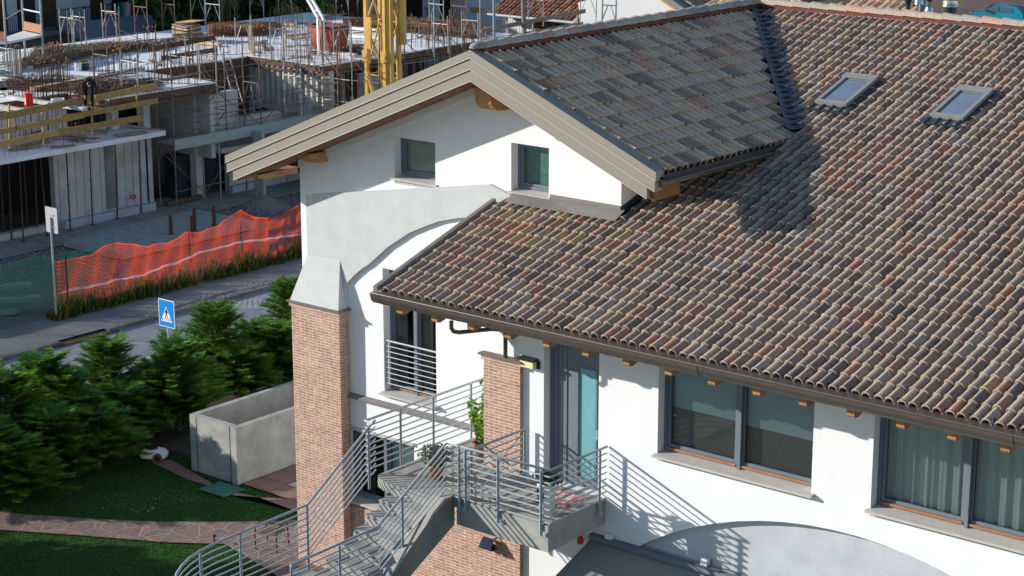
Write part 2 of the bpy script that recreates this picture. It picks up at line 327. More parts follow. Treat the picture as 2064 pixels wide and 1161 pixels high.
# windows ------------------------------------------------------------
def window(x0, x1, z0, z1, y, setback=.2, lights=1, fr=.07, glass='glass', style='', sill=.12, red=True, sillz=.045):
    fy = y+setback
    mb = MB()
    mb.plate([rect(x0, x1, z0+.05, z1)] + [rect(x0+fr+(x1-x0-fr)*i/lights, x0+(x1-x0-fr)*(i+1)/lights, z0+.05+fr, z1-fr) for i in range(lights)], XZ, fy, fy+.07)
    # stepped sash
    for i in range(lights):
        a = x0+fr+(x1-x0-fr)*i/lights+.012; b = x0+(x1-x0-fr)*(i+1)/lights-.012
        mb.plate([rect(a-.01, b+.01, z0+.05+fr-.01, z1-fr+.01), rect(a+.055, b-.055, z0+.05+fr+.055, z1-fr-.055)], XZ, fy+.025, fy+.085)
    W = mb.build('window', M['frame'], house)
    if lights == 2:
        m_ = x0+fr/2+(x1-x0-fr)/2
        q = MB(); q.box(m_-.035+.03, m_+.035+.03, fy-.05, fy-.002, z0+.0, z1); q.build('mullion', M['frame'], W)
    for i in range(lights):
        a = x0+fr+(x1-x0-fr)*i/lights+.012; b = x0+(x1-x0-fr)*(i+1)/lights-.012
        q = MB(); q.face([(a+.05, fy+.055, z0+.05+fr+.05), (b-.05, fy+.055, z0+.05+fr+.05), (b-.05, fy+.055, z1-fr-.05), (a+.05, fy+.055, z1-fr-.05)]); q.build('pane', M[glass], W)
        if red:
            q = MB(); q.box(a, b, fy-.03, fy+.02, z0+.05+fr-.045, z0+.05+fr-.005); q.build('bottom_rail', M['framered'], W)
        zz = z0+.12; zt = z1-.05
        if style == 'B':
            q = MB(); q.box(a+.03, b-.03, fy+.13, fy+.14, zt-(.95 if i == 0 else .98), zt); q.build('blind', M['blind'], W)
            q = MB(); q.box(a+.03, b-.03, fy+.16, fy+.17, zz, zt); q.build('screen', M['screen'], W)
        if style == 'C':
            q = MB(); xs = [a+.02+(b-a-.04)*k/60 for k in range(61)]; ph = rnd(0, 6)
            lo, hi = (.0, 1.)
            rows = [[(x, fy+.2+.035*math.sin(x*23+ph)+.02*math.sin(x*51), z) for x in xs] for z in (zz, zt)]
            q.grid(rows); q.build('curtain', M['curtain'] if i else M['curtain'], W, True)
        if style == 'F':
            q = MB(); q.box(a+.03, b-.03, fy+.1, fy+.11, zz, zt); q.build('frosted_panel', M['frost'], W)
        if style == 'G':
            q = MB(); q.box(a+.03, a+.35, fy+.12, fy+.13, zz, zt)
            q.build('curtain', M['screen'], W)
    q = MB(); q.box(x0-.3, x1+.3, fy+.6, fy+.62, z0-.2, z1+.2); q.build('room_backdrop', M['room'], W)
    if sill:
        q = MB(); q.hexa([(x0-.05, y-sill, z0-sillz), (x1+.07, y-sill, z0-sillz), (x1+.07, fy+.05, z0-sillz), (x0-.05, fy+.05, z0-sillz), (x0-.05, y-sill, z0), (x1+.07, y-sill, z0), (x1+.07, fy+.05, z0+.045), (x0-.05, fy+.05, z0+.045)])
        q.box(x0+.002, x1-.002, y-.01, fy+.3, z0-.12, z0-sillz-.002)
        q.build('sill', M['sill'], W)
    return W
window(-20.31, -16.98, 5.87, 7.75, BY, .2, 2, style='B')
window(-15.79, -12.4, 5.87, 7.75, BY, .2, 2, style='C')
window(*[v for v in (-29.43*GK, -28.22*GK, 18.3-8.76*GK, 18.3-7.84*GK)], GY, .22, 1, fr=.06, glass='glassg', style='F', red=False, sill=.06)
window(*[v for v in (-26.09*GK, -25.08*GK, 18.3-8.62*GK, 18.3-7.58*GK)], GY, .22, 1, fr=.06, glass='glassg', style='F', red=False, sill=.06)
W3 = window(-29.84*GK, -28.25*GK, 18.3-13.8*GK, 18.3-10.88*GK, GY, .22, 2, fr=.06, style='G', sill=.14)
W4 = window(-31.05*GK, -28.95*GK, 18.3-16.68*GK, 18.3-14.94*GK, GY, .18, 2, fr=.06, style='', red=False, sill=.1)
q = MB(); q.box(-29.6, -28.75, GY+.3, GY+.31, 1.95, 3.4); q.build('curtain', M['blind'], W4)
q = MB(); q.box(-30.7, -28.6, GY-.06, GY-.004, 3.57, 3.63); q.build('lintel_trim', M['sill'], W4)
# grille on the french window
mb = MB()
for k in range(9): mb.tube([(-29.48, GY+.04, 5.87-k*.125), (-27.93, GY+.04, 5.87-k*.125)], .012 if k else .022, 6)
g = mb.build('guard_rail', M['galv'], house)
mb = MB(); mb.box(-29.48, -29.38, GY+.05, GY+.06, 4.84, 5.88); mb.build('rail_plate', M['galv'], g)
# door
mb = MB(); y = BY+.2
mb.plate([rect(-23.03, -21.69, 4.7, 7.75), rect(-22.62, -21.8, 4.73, 7.6)], XZ, y, y+.08)
for k in range(3): mb.box(-22.98+.11*k, -22.94+.11*k, y-.015, y-.001, 4.74, 7.7)
D = mb.build('door', M['frame'], house)
mb = MB(); mb.plate([rect(-22.62, -21.8, 4.73, 7.3), rect(-22.35, -21.92, 4.9, 7.12)], XZ, y+.02, y+.07); mb.box(-22.62, -21.8, y+.01, y+.07, 7.3, 7.6); mb.plate([rect(-22.38, -21.89, 4.87, 7.15), rect(-22.345, -21.925, 4.905, 7.115)], XZ, y+.005, y+.018)
mb.build('leaf', M['frame'], D)
mb = MB(); mb.box(-22.35, -21.92, y+.045, y+.05, 4.9, 7.12); mb.build('pane', M['teal'], D)
mb = MB(); mb.box(-21.87, -21.85, y-.04, y+.02, 5.75, 5.95); mb.box(-21.90, -21.83, y-.055, y-.04, 5.8, 5.82); mb.build('handle', M['galv'], D)
# wall lamp above the pillar
mb = MB(); mb.box(-23.56, -23.16, BY-.17, BY-.004, 7.14, 7.19); mb.box(-23.50, -23.12, BY-.02, BY-.004, 6.98, 7.14); L_ = mb.build('wall_lamp', M['black'], house)
mb = MB(); mb.box(-23.52, -23.2, BY-.14, BY-.022, 7.0, 7.139); mb.build('diffuser', M['lampglass'], L_)
# ---- roofs ----------------------------------------------------------
def tiles(name, O, u, v, n, nu, nv, tw, tl, keep, m, parent, mirror=1, tintf=None, rim_sun=1.):
    """double-barrel clay tiles as one mesh; O eave corner, u along eave, v up the slope, n normal"""
    O, u, v, n = map(Vector, (O, u, v, n)); V = []; F = []; T = []; E = []
    r = tw*.36; arcs = [-90, -62, -38, -14, 10, 34, 60, 90]
    def prof(g, sc):
        p = []
        for a in arcs:
            q = math.radians(a); h = r*1.18*math.cos(q); x = r*math.sin(q)
            if g and a in (-14, 10): h -= .007
            p.append((x*sc, h*sc))
        p.append((tw-r*1.02, -.045)); return p
    for i in range(nu):
        for j in range(nv):
            c = O + u*((i+.5)*tw) + v*((j+.5)*tl)
            if not keep(c.x, c.y): continue
            g = i % 2
            rs = random.Random((i//2)*977+j*13+nu); tint = rs.random()
            if random.random() < .6: tint = random.random()
            if tintf: tint = tintf(c, tint)
            dz = rs.uniform(-.005, .005); sk = rnd(-.003, .003); o0 = rs.uniform(-.008, .008)
            cx = (i+.5+(.06 if g else -.03))*tw
            base = len(V); P = len(arcs)+1; rows = []
            for (t_, lift, sc, zoff) in ((.0, .030, 1.06, -.035), (.0, .030, 1.06, 0), (.055, .027, 1.05, 0), (.075, .018, .99, 0), (1.05, -.004, .93, 0)):
                rows.append([O + u*(cx + a*1.0 + sk*t_) + v*(j*tl+t_*tl+o0) + n*(b+lift+dz+zoff) for a, b in prof(g, sc)])
            for rw in rows: V += [tuple(p) for p in rw]
            for k in range(len(rows)-1):
                for b in range(P-1):
                    F.append((base+k*P+b, base+k*P+b+1, base+(k+1)*P+b+1, base+(k+1)*P+b)); T.append(tint)
                    E.append(((.7 if b < 4 else .35) if k < 3 else (.95 if b < 2 else .7 if b == 2 else .2 if b == 3 else 0))*rim_sun if b < P-2 else 0)  # pale rim, plus left flank painted paler as if sunlit
            if g and rim_sun == 1.:
                q = O+u*(cx-.01)+v*(j*tl+.05*tl+o0)+n*(r+.03+dz); l = len(V); s_ = .014
                V += [tuple(q+u*s_-n*.01), tuple(q-u*s_-n*.01), tuple(q+v*s_*2-n*.01), tuple(q+n*.014)]
                F += [(l, l+3, l+1), (l, l+2, l+3), (l+1, l+3, l+2)]; T += [tint]*3; E += [.5*rim_sun]*3
    me = bpy.data.meshes.new(name); off = wpos(parent); me.from_pydata([(a-off.x, b-off.y, c-off.z) for a, b, c in V], [], F); me.materials.append(m)
    a = me.attributes.new('tint', 'FLOAT', 'FACE'); a.data.foreach_set('value', T); a = me.attributes.new('rim_sunlit_side', 'FLOAT', 'FACE'); a.data.foreach_set('value', E)
    me.update(); o = bpy.data.objects.new(name, me); COL.objects.link(o); o.parent = parent
    return o
vs = Vector((0, 1, SL)).normalized(); ns = Vector((0, -SL, 1)).normalized()
def yval(X): return 35.45 + (-21.5-X)/4.55*5.6
def keep_main(X, Y):
    if X < -25.82 or Y > 40.93: return False
    if Y > GY-.30 and X < GR+.12: return False if Y < yval(X)+.12 else True
    if X < -21.35: 
        if Y > 35.4 and Y < yval(X)+.12: return False
    return True
def tf_main(c, t):
    # rustier, yellower tiles were laid just under the gable
    if c.x < -21.5 and 29.6 < c.y < 31.6 and random.random() < .55*max(0, 1-abs(c.x+24)/3): return random.choice((.95, .99, .14, .99, .26))
    return t
tl_ = .371*math.sqrt(1+SL*SL)
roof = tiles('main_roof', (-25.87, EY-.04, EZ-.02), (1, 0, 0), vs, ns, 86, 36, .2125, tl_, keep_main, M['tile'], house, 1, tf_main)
# under-deck
mb = MB(); pz = lambda X, Y: (X, Y, roofz(Y)-.06)
mb.cm = 0
for (xa, xb, ya, yb) in ((-25.95, GR-.05, EY+.02, GY), (GR-.05, -8, EY+.02, 41), ):
    mb.hexa([(xa, ya, roofz(ya)-.12), (xb, ya, roofz(ya)-.12), (xb, yb, roofz(yb)-.12), (xa, yb, roofz(yb)-.12), (xa, ya, roofz(ya)-.03), (xb, ya, roofz(ya)-.03), (xb, yb, roofz(yb)-.03), (xa, yb, roofz(yb)-.03)])
mb.hexa([(-25.9, 40.6, roofz(40.6)-.12), (GR, 37.0, roofz(37)-.12), (GR, 41, roofz(41)-.12), (-25.9, 41, roofz(41)-.12), (-25.9, 40.6, roofz(40.6)-.03), (GR, 37.0, roofz(37.0)-.03), (GR, 41, roofz(41)-.03), (-25.9, 41, roofz(41)-.03)])
mb.hexa([(-26, 41.02, roofz(41)-.12), (-8, 41.02, roofz(41)-.12), (-8, 48, 10.2), (-26, 48, 10.2), (-26, 41.02, roofz(41)-.03), (-8, 41.02, roofz(41)-.03), (-8, 48, 10.3), (-26, 48, 10.3)])
mb.build('roof_deck', M['lead'], roof)
# wing roof
vr = Vector((-1, 0, WS)).normalized(); nr = Vector((WS, 0, 1)).normalized()
def keep_wing(X, Y):
    return 30.66 < Y < yval(X)-.2 and X > RX+.02
wl = .371*math.sqrt(1+WS*WS)
wing = tiles('wing_roof', (-21.45, 30.62, RZ-WS*(-21.45-RX)-.02), (0, 1, 0), vr, nr, 50, 13, .2125, wl, keep_wing, M['tile_grey'], house, rim_sun=.15)
vl = Vector((1, 0, WS)).normalized(); nl = Vector((-WS, 0, 1)).normalized()
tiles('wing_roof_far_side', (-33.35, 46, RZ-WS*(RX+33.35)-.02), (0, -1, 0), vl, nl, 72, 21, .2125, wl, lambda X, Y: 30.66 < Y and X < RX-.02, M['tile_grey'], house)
mb = MB()
for sx, xe in ((1, -21.5), (-1, -33.3)):
    ze = RZ-WS*abs(xe-RX)
    ye = 35.3 if sx > 0 else 46
    yr = 40.8 if sx > 0 else 46
    mb.hexa([(xe, 30.62, ze-.14), (RX, 30.62, RZ-.14), (RX, yr, RZ-.14), (xe, ye, ze-.14), (xe, 30.62, ze-.04), (RX, 30.62, RZ-.04), (RX, yr, RZ-.04), (xe, ye, ze-.04)])
mb.build('roof_deck', M['lead'], wing)
mb = MB()
for sx, xe in ((1, -21.55), (-1, -33.25)):
    ze = RZ-WS*abs(xe-RX)
    mb.hexa([(xe, 30.5, ze-.585), (RX, 30.5, RZ-.585), (RX, GY+.01, RZ-.585), (xe, GY+.01, ze-.585), (xe, 30.5, ze-.145), (RX, 30.5, RZ-.145), (RX, GY+.01, RZ-.145), (xe, GY+.01, ze-.145)])
    y2 = 34.2 if sx > 0 else 46
    xw = GR if sx > 0 else GL; zw = RZ-WS*abs(xw-RX)
    mb.hexa([(xe, GY+.02, ze-.2), (xw, GY+.02, zw-.2), (xw, y2, zw-.2), (xe, y2, ze-.2), (xe, GY+.02, ze-.145), (xw, GY+.02, zw-.145), (xw, y2, zw-.145), (xe, y2, ze-.145)])
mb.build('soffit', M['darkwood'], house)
mb = MB()   # pale trim between soffit and gable wall
for sx, xe in ((1, GR), (-1, GL)):
    ze = RZ-WS*abs(xe-RX)
    mb.hexa([(xe, GY-.05, ze-.76), (RX, GY-.05, RZ-.76), (RX, GY-.003, RZ-.76), (xe, GY-.003, ze-.76), (xe, GY-.05, ze-.587), (RX, GY-.05, RZ-.587), (RX, GY-.003, RZ-.587), (xe, GY-.003, ze-.587)])
mb.build('verge_trim', M['white'], house)
# bargeboards: three stepped metal strips each side
for sx, xe in ((1, -21.42), (-1, -33.42)):
    mb = MB(); s_ = 1 if sx > 0 else -1
    def strip(ta, tb, y0, y1, xend):
        zE = RZ-WS*abs(xend-RX)
        mb.hexa([(xend, y0, zE+tb), (RX, y0, RZ+tb), (RX, y1, RZ+tb), (xend, y1, zE+tb), (xend, y0, zE+ta), (RX, y0, RZ+ta), (RX, y1, RZ+ta), (xend, y1, zE+ta)])
    strip(.07, -.10, 30.36, 30.62, xe)
    strip(-.116, -.33, 30.372, 30.60, xe-s_*.03)
    strip(-.346, -.57, 30.384, 30.58, xe-s_*.22)
    b = mb.build('bargeboard', M['fascia'], house)
    mb = MB(); strip(-.05, -.5, 30.39, 30.45, xe-s_*.25); mb.build('groove', M['capstone'], b)
    mb = MB(); strip(-.085, -.103, 30.345, 30.359, xe); strip(-.314, -.332, 30.357, 30.371, xe-s_*.03); strip(-.555, -.573, 30.369, 30.383, xe-s_*.22); mb.build('folded_edge_highlight', M['edge'], b)
    mb = MB()
    for k in range(9):
        for tz, yy in ((-.26, 30.372), (-.50, 30.384)):
            X = RX+s_*(.5+(abs(xe-RX)-1.1)*(k+(.45 if tz < -.4 else 0))/8.5); Z = RZ-WS*abs(X-RX)+tz
            mb.tube([(X, yy, Z), (X, yy-.008, Z)], .011, 8)
    mb.build('rivets', M['galv'], b)
# purlins ends
def purlin(X, Z, y0, y1, wd=.36, ht=.34):
    mb = MB(); pr = [(y1, Z), (y1, Z-ht)] + [(y0+.35-.35*math.sin(a), Z-ht+.28-.28*math.cos(a)) for a in [0, .4, .8, 1.2, 1.57]] + [(y0, Z)]
    mb.plate([pr], YZ, X-wd/2, X+wd/2); mb.build('purlin', M['wood'], house)
purlin(-26.05, 12.1, 30.75, GY+.05, .42, .60)
purlin(-31.3, RZ-WS*5.25-.57, 30.75, GY+.05, .36, .24)
purlin(-24.0, RZ-WS*2.05-.5, 30.65, GY+.05, .3, .32)
purlin(-32.9, RZ-WS*6.85-.57, 30.65, 32, .3, .14)
# wing eave: gutter, rafters
def gutter(name, p, q, out, r=.085, fas=.14, dp=1.05):
    """half-round gutter from p to q, out = horizontal outward direction"""
    p, q, out = Vector(p), Vector(q), Vector(out); mb = MB(); up = Vector((0, 0, 1)); rows = []
    for e in (p, q):
        rows.append([e - out*.0 + up*.0] + [e + out*(r - r*math.cos(a)) + up*(-fas*.35 - r*dp*math.sin(a)) for a in [i*math.pi/8 for i in range(9)]])
    mb.grid(rows)
    mb.tube([p+out*2*r-up*fas*.35, q+out*2*r-up*fas*.35], .012, 6)
    for e, f in ((p, False), (q, True)):
        mb.face([e + out*(r - r*math.cos(a)) + up*(-fas*.35 - r*dp*math.sin(a)) for a in [i*math.pi/8 for i in range(9)]], f)
    mb.hexa([p-out*.02-up*.2, q-out*.02-up*.2, q-out*.004-up*.2, p-out*.004-up*.2, p-out*.02+up*.02, q-out*.02+up*.02, q-out*.004+up*.02, p-out*.004+up*.02])
    return mb.build(name, M['brown'], house)
g1 = gutter('gutter', (-26.02, 27.60, 8.46), (-8, 27.60, 8.46), (0, -1, 0), .16, .20, 1.45)
mb = MB(); mb.hexa([(-26.02, 27.31, 8.37), (-8, 27.31, 8.37), (-8, 27.56, 8.40), (-26.02, 27.56, 8.40), (-26.02, 27.31, 8.378), (-8, 27.31, 8.378), (-8, 27.56, 8.408), (-26.02, 27.56, 8.408)]); mb.build('drip_strip', M['brown'], g1)
mb = MB(); mb.box(-25.98, -8, 27.60, 27.612, 8.10, 8.22); mb.build('copper_edge', M['woodlight'], g1)
for X in (-25.8, -18.35, -12.5):
    mb = MB(); rows = []
    for e in (X, X+.035):
        rows.append([Vector((e, 27.60-(.164-.164*math.cos(a)), 8.46-.07-.236*math.sin(a))) for a in [i*math.pi/8 for i in range(9)]])
    mb.grid(rows); mb.build('gutter_clip', M['brown'], g1)
g2 = gutter('gutter', (-21.42, 30.5, RZ-WS*4.63-.05), (-21.42, 35.3, RZ-WS*4.63-.05), (1, 0, 0), .09, .16)
# rake trim on the left of the main roof
mb = MB(); ya, yb = 27.45, GY-.26
def rk(x0, x1, t0, t1): mb.hexa([(x0, ya, roofz(ya)+t0), (x1, ya, roofz(ya)+t0), (x1, yb, roofz(yb)+t0), (x0, yb, roofz(yb)+t0), (x0, ya, roofz(ya)+t1), (x1, ya, roofz(ya)+t1), (x1, yb, roofz(yb)+t1), (x0, yb, roofz(yb)+t1)])
rk(-26.08, -25.98, -.22, .085); rk(-25.98, -25.86, -.02, .02)
mb.build('rake_trim', M['flash'], house)
# soffit + rafters under the main eave
mb = MB(); mb.hexa([(-25.98, 27.62, roofz(27.62)-.16), (-8, 27.62, roofz(27.62)-.16), (-8, 29.0, roofz(29)-.16), (-25.98, 29.0, roofz(29)-.16), (-25.98, 27.62, roofz(27.62)-.125), (-8, 27.62, roofz(27.62)-.125), (-8, 29.0, roofz(29)-.125), (-25.98, 29.0, roofz(29)-.125)])
mb.hexa([(-25.98, 29.0, roofz(29)-.16), (-24.27, 29.0, roofz(29)-.16), (-24.27, GY, roofz(GY)-.16), (-25.98, GY, roofz(GY)-.16), (-25.98, 29.0, roofz(29)-.125), (-24.27, 29.0, roofz(29)-.125), (-24.27, GY, roofz(GY)-.125), (-25.98, GY, roofz(GY)-.125)])
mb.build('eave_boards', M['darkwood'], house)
for X in [-25.55+.915*k for k in range(19)]:
    mb = MB(); t0, t1 = -.16, -.33; ln = 29.0 if X > -24.2 else GY-.01
    pr = [(27.615, roofz(27.615)+t0), (ln, roofz(ln)+t0), (ln, roofz(ln)+t1-.02), (28.1, roofz(28.1)-.42), (27.98, 8.08), (27.85, 7.98), (27.72, 7.95), (27.64, 7.96), (27.615, 7.99)]
    mb.ct = random.random()
    mb.plate([pr], YZ, X-.075, X+.075); mb.build('rafter', M['wood'], house)
    mb = MB()
for k in range(5):
    Y = 31.9+.62*k; mb = MB(); xa, xb = -21.6, GR; za = RZ-WS*(xa-RX)-.21; zb = RZ-WS*(xb-RX)-.21
    mb.ct = random.random()
    mb.plate([[(xa, za-.02), (xa-.05, za-.10), (xa-.2, za-.13), (xb, zb-.14), (xb, zb)]], lambda u, v, d: (u, d, v), Y-.07, Y+.07); mb.build('rafter', M['wood'], house)
# base flashing along gable & corner apron
mb = MB(); yf = GY-.33
mb.hexa([(-25.7, yf, roofz(yf)+.085), (GR+.1, yf, roofz(yf)+.085), (GR+.1, GY-.006, roofz(GY)+.14), (-25.7, GY-.006, roofz(GY)+.14), (-25.7, yf, roofz(yf)+.095), (GR+.1, yf, roofz(yf)+.095), (GR+.1, GY-.006, roofz(GY)+.15), (-25.7, GY-.006, roofz(GY)+.15)])
mb.box(-24.75, GR, GY-.02, GY-.005, roofz(GY)+.14, roofz(GY)+.22)
mb.build('apron_flashing', M['flash'], house)
mb = MB(); mb.hexa([(GR, yf, roofz(yf)+.02), (GR+.35, yf, roofz(yf)+.02), (GR+.35, 36.6, roofz(36.6)+.02), (GR, 36.6, roofz(36.6)+.02), (GR, yf, roofz(yf)+.05), (GR+.35, yf, roofz(yf)+.05), (GR+.35, 36.6, roofz(36.6)+.05), (GR, 36.6, roofz(36.6)+.05)])
mb.hexa([(GR+.015, yf+.3, roofz(yf+.3)+.05), (GR, yf+.3, roofz(yf+.3)+.05), (GR, 36.6, roofz(36.6)+.05), (GR+.015, 36.6, roofz(36.6)+.05), (GR+.015, yf+.3, roofz(yf+.3)+.2), (GR, yf+.3, roofz(yf+.3)+.2), (GR, 36.6, roofz(36.6)+.2), (GR+.015, 36.6, roofz(36.6)+.2)])
mb.build('side_flashing', M['lead'], house)
# valley strip
mb = MB(); a = Vector((-21.4, 35.33, roofz(35.33)+.11)); b = Vector((-26.0, 40.99, roofz(40.99)+.08)); sd = Vector((0.06, .26, .05)); s2 = Vector((-.10, -.20, .05))
mb.face([a+s2, a, b, b+s2]); mb.face([a, a+sd, b+sd, b]); 
n_ = 26
for k in range(n_):
    p = a.lerp(b, k/n_); mb.beam(p+s2*.55, p+sd*.5, .06, .006)
mb.build('valley_flashing', M['lead'], house)
# ridges
def ridge(name, p, q, L, m, under=True):
    p, q = Vector(p), Vector(q); d = (q-p).normalized(); n = max(1, int((q-p).length/L)); side = d.cross(Vector((0, 0, 1))).normalized(); mb = MB()
    for k in range(n):
        a = p+d*(L*k); mb.ct = random.random(); rows = []
        for t, rr, lift in ((-.03, .17, .022), (L*.98, .14, 0)):
            rows.append([a+d*t+side*(math.cos(x)*rr)+Vector((0, 0, math.sin(x)*rr*.78+lift-.01)) for x in [math.pi*i/8 for i in range(9)]])
        mb.grid(rows); mb.grid([[v_-Vector((0, 0, .02)) for v_ in rows[0]], rows[0]])
    o = mb.build(name, m, house)
    if under:
        mb = MB(); mb.beam(p+Vector((0, 0, -.05)), q+Vector((0, 0, -.05)), .30, .07); mb.build('ridge_underlay', M['redmortar'], o)
    return o
ridge('ridge', (RX+.1, 41.02, 12.82), (-8, 41.02, 12.82), .49, M['ridge'])
rg = ridge('ridge', (RX, 41.0, 12.83), (RX, 30.6, 12.83), .45, M['ridge_grey'])
mb = MB(); rows = []
for t, rr in ((0, .15), (.1, .155), (.22, .13), (.3, .07), (.33, .01)):
    rows.append([Vector((RX+math.cos(x)*rr, 30.72-t, 12.83+math.sin(x)*rr*.8)) for x in [math.pi*i/8 for i in range(9)]])
mb.grid(rows); mb.build('ridge_end', M['ridge_grey'], rg)
# skylights
def skylight(xc, yb, yt, wd):
    d = Vector((0, 1, SL)).normalized(); n = ns; o = Vector((xc, yb, roofz(yb)))
    f = lambda u, v, h: o + Vector((1, 0, 0))*u + d*v + n*h
    Ln = (yt-yb)*math.sqrt(1+SL*SL); h = wd/2
    mb = MB(); mb.plate([rect(-h, h, 0, Ln), rect(-h+.085, h-.085, .12, Ln-.16)], f, .02, .17)
    mb.plate([rect(-h-.02, h+.02, Ln-.18, Ln+.03)], f, .172, .20)
    S = mb.build('skylight', M['skyframe'], house)
    mb = MB(); mb.plate([rect(-h+.06, h-.06, .1, Ln-.14)], f, .13, .135); mb.build('pane', M['skyglass'], S)
    mb = MB(); mb.plate([rect(-h-.1, h+.14, -.28, 0)], f, .085, .095); mb.plate([rect(h, h+.12, 0, Ln)], f, .05, .09); mb.plate([rect(-h-.1, h+.1, Ln, Ln+.15)], f, .08, .09)
    for k in range(4): mb.tube([f(-h+k*wd/3.2, -.27, .07), f(-h+k*wd/3.2, 0, .08)], .05, 8)
    mb.build('apron', M['lead'], S)
    return S
M['skyframe'] = mat('skylight_frame', (.25, .255, .24), .5, .05)
M['skyglass'] = mat('skylight_glass', (.16, .20, .27), .06, .1, 2, spec=.8)
skylight(-21.3, 36.55, 37.87, .76); skylight(-18.6, 36.56, 37.86, .74)
# downpipe
mb = MB(); mb.tube([(-24.07, 27.47, 8.12), (-24.07, 27.47, 7.98), (-24.06, 27.52, 7.90), (-24.03, 27.65, 7.86), (-23.96, 28.5, 7.75), (-23.91, 28.82, 7.68), (-23.9, 28.88, 7.6), (-23.9, 28.88, 7.1)], .042, 10); mb.build('downpipe', M['brown'], house, True)

# ================================================================== EXTERNAL STAIRCASE
st = thing('staircase', 'outdoor concrete staircase and balcony with pale grey steel railings', 'staircase', (-24, 26, 0))
LZ = 4.70
mb = MB()
mb.box(-25.8, -23.75, 27.2, GY-.06, LZ-.2, LZ); mb.plate([[(-24.1, 26.95), (-24.1, 27.199), (-25.79, 27.199), (-25.7, 27.08), (-25.45, 26.98), (-25.25, 26.95)]], XY, LZ-.2, LZ-.001); mb.box(-23.745, -21.5, 27.25, BY-.004, LZ-.03, LZ-.0)
mb.build('landing', M['concrete'], st)
mb = MB(); mb.plate([[(-23.75, LZ-.031), (-21.5, LZ-.031), (-21.5, LZ-.56)] + [(-23.75, LZ-.56)]], XZ, 27.22, 27.42)
mb.plate([[(27.42, LZ-.031), (BY-.004, LZ-.031), (BY-.004, LZ-.5), (27.42, LZ-.56)]], YZ, -21.5, -21.72)
mb.build('balcony_beam', M['concrete'], st)
NS = 6; dz = (LZ-3.55)/NS; dy = .37
for k in range(NS):
    z = LZ-(k+1)*dz; y1 = 26.95-k*dy
    mb = MB(); mb.box(-25.18, -24.1, y1-dy-.03, y1-.002, z-.045, z); mb.box(-25.14, -24.1, y1-.06, y1-.003, z+.002, z+dz-.047)
    mb.box(-25.05, -24.12, y1-dy, y1-.003, z-.30, z-.047)
    mb.build('step', M['concrete'], st)
mb = MB(); n = 14; cen = (-23.96, 22.9)
pts = [(-25.5, 24.85), (-25.8, 22.9)] + [(cen[0]+1.85*math.cos(math.pi+math.pi*.5*k/n), cen[1]+1.85*math.sin(math.pi+math.pi*.5*k/n)) for k in range(1, n+1)] + [(-23.96, 24.85)]
mb.plate([pts], XY, 3.35, 3.54); mb.build('lower_landing', M['concrete'], st)
# right-hand parapet stringer
prof = [(27.215, LZ+.02), (26.95, LZ+.0), (26.6, LZ-.2), (25.35, 3.62), (25.1, 3.56), (22.95, 3.52), (22.95, 3.1), (25.0, 3.1), (25.2, 3.1), (26.9, LZ-.72), (27.215, LZ-.56)]
mb = MB(); mb.plate([prof], YZ, -24.09, -23.80); mb.build('parapet', M['concdark'], st)
mb = MB(); top = [(27.21, LZ+.03), (26.95, LZ+.01), (26.6, LZ-.19), (25.35, 3.63), (25.1, 3.57), (22.95, 3.53)]
mb.plate([top + [(y, z+.03) for y, z in reversed(top)]], YZ, -24.12, -23.785); mb.build('parapet_coping', M['pebble'], st)
# railings
def railing(name, path, nb=8, gap=.13, posts=(), bar=.011, lower=None):
    path = [Vector(p) for p in path]
    mb = MB(); mb.tube(path, .026, 10); T = mb.build(name, M['galv'], st, True)
    for k in range(1, nb+1):
        mb = MB(); q = [p-Vector((0, 0, gap*k)) for p in path]
        for a, b in zip(q[:-1], q[1:]): mb.beam(a, b, .018, .026)
        mb.build('bar', M['galv'], T)
    for p in posts:
        p = Vector(p[:3]); 
        mb = MB(); mb.box(p.x-.028, p.x+.028, p.y-.007, p.y+.007, p.z-1.32, p.z-.02) if True else None
        mb.box(p.x-.007, p.x+.007, p.y-.03, p.y+.03, p.z-1.32, p.z-.03)
        mb.build('post', M['galv'], T)
    return T
TZ = 5.77
railing('landing_railing', [(-26.1, 31.6, TZ), (-26.1, 27.16, TZ), (-25.85, 27.12, TZ)], posts=[(-26.1, 30.4, TZ), (-26.1, 29.2, TZ), (-26.1, 28.2, TZ)])
cv = [(-23.96+2*math.cos(math.pi+a), 22.9+2*math.sin(math.pi+a), 4.5-.12*a) for a in [i*math.pi/20 for i in range(0, 11)]]
railing('outer_railing', [(-25.95, 27.3, 5.78), (-25.95, 27.15, 5.70), (-25.95, 25.37, 4.56)] + cv, posts=[(-25.95, 27.1, 5.70), (-25.95, 25.35, 4.56), (-25.95, 23.6, 4.52), (-25.93, 22.6, 4.5), (-24.9, 21.2, 4.4)])
railing('inner_railing', [(-23.64, 27.17, TZ), (-23.96, 27.17, TZ), (-23.96, 25.22, 4.65), (-23.96, 22.96, 4.6)], posts=[(-23.64, 27.17, TZ), (-23.96, 25.9, 5.04), (-23.96, 24.2, 4.62), (-23.96, 22.98, 4.6)])
railing('balcony_railing', [(-23.62, 27.19, TZ), (-21.46, 27.22, TZ), (-21.46, 28.97, TZ)], posts=[(-23.5, 27.19, TZ), (-22.7, 27.2, TZ), (-21.66, 27.2, TZ), (-21.46, 28.75, TZ)])
railing('gate', [(-23.40, 27.26, TZ-.04), (-23.40, 28.85, TZ-.04)], nb=7, posts=[(-23.40, 27.26, TZ+.28-.3), (-23.40, 28.87, TZ-.02)])
mb = MB(); mb.tube([(-23.38, 28.83, TZ-.06), (-23.42, 27.32, TZ-.98)], .007, 5); mb.build('brace_wire', M['stemb'], st)
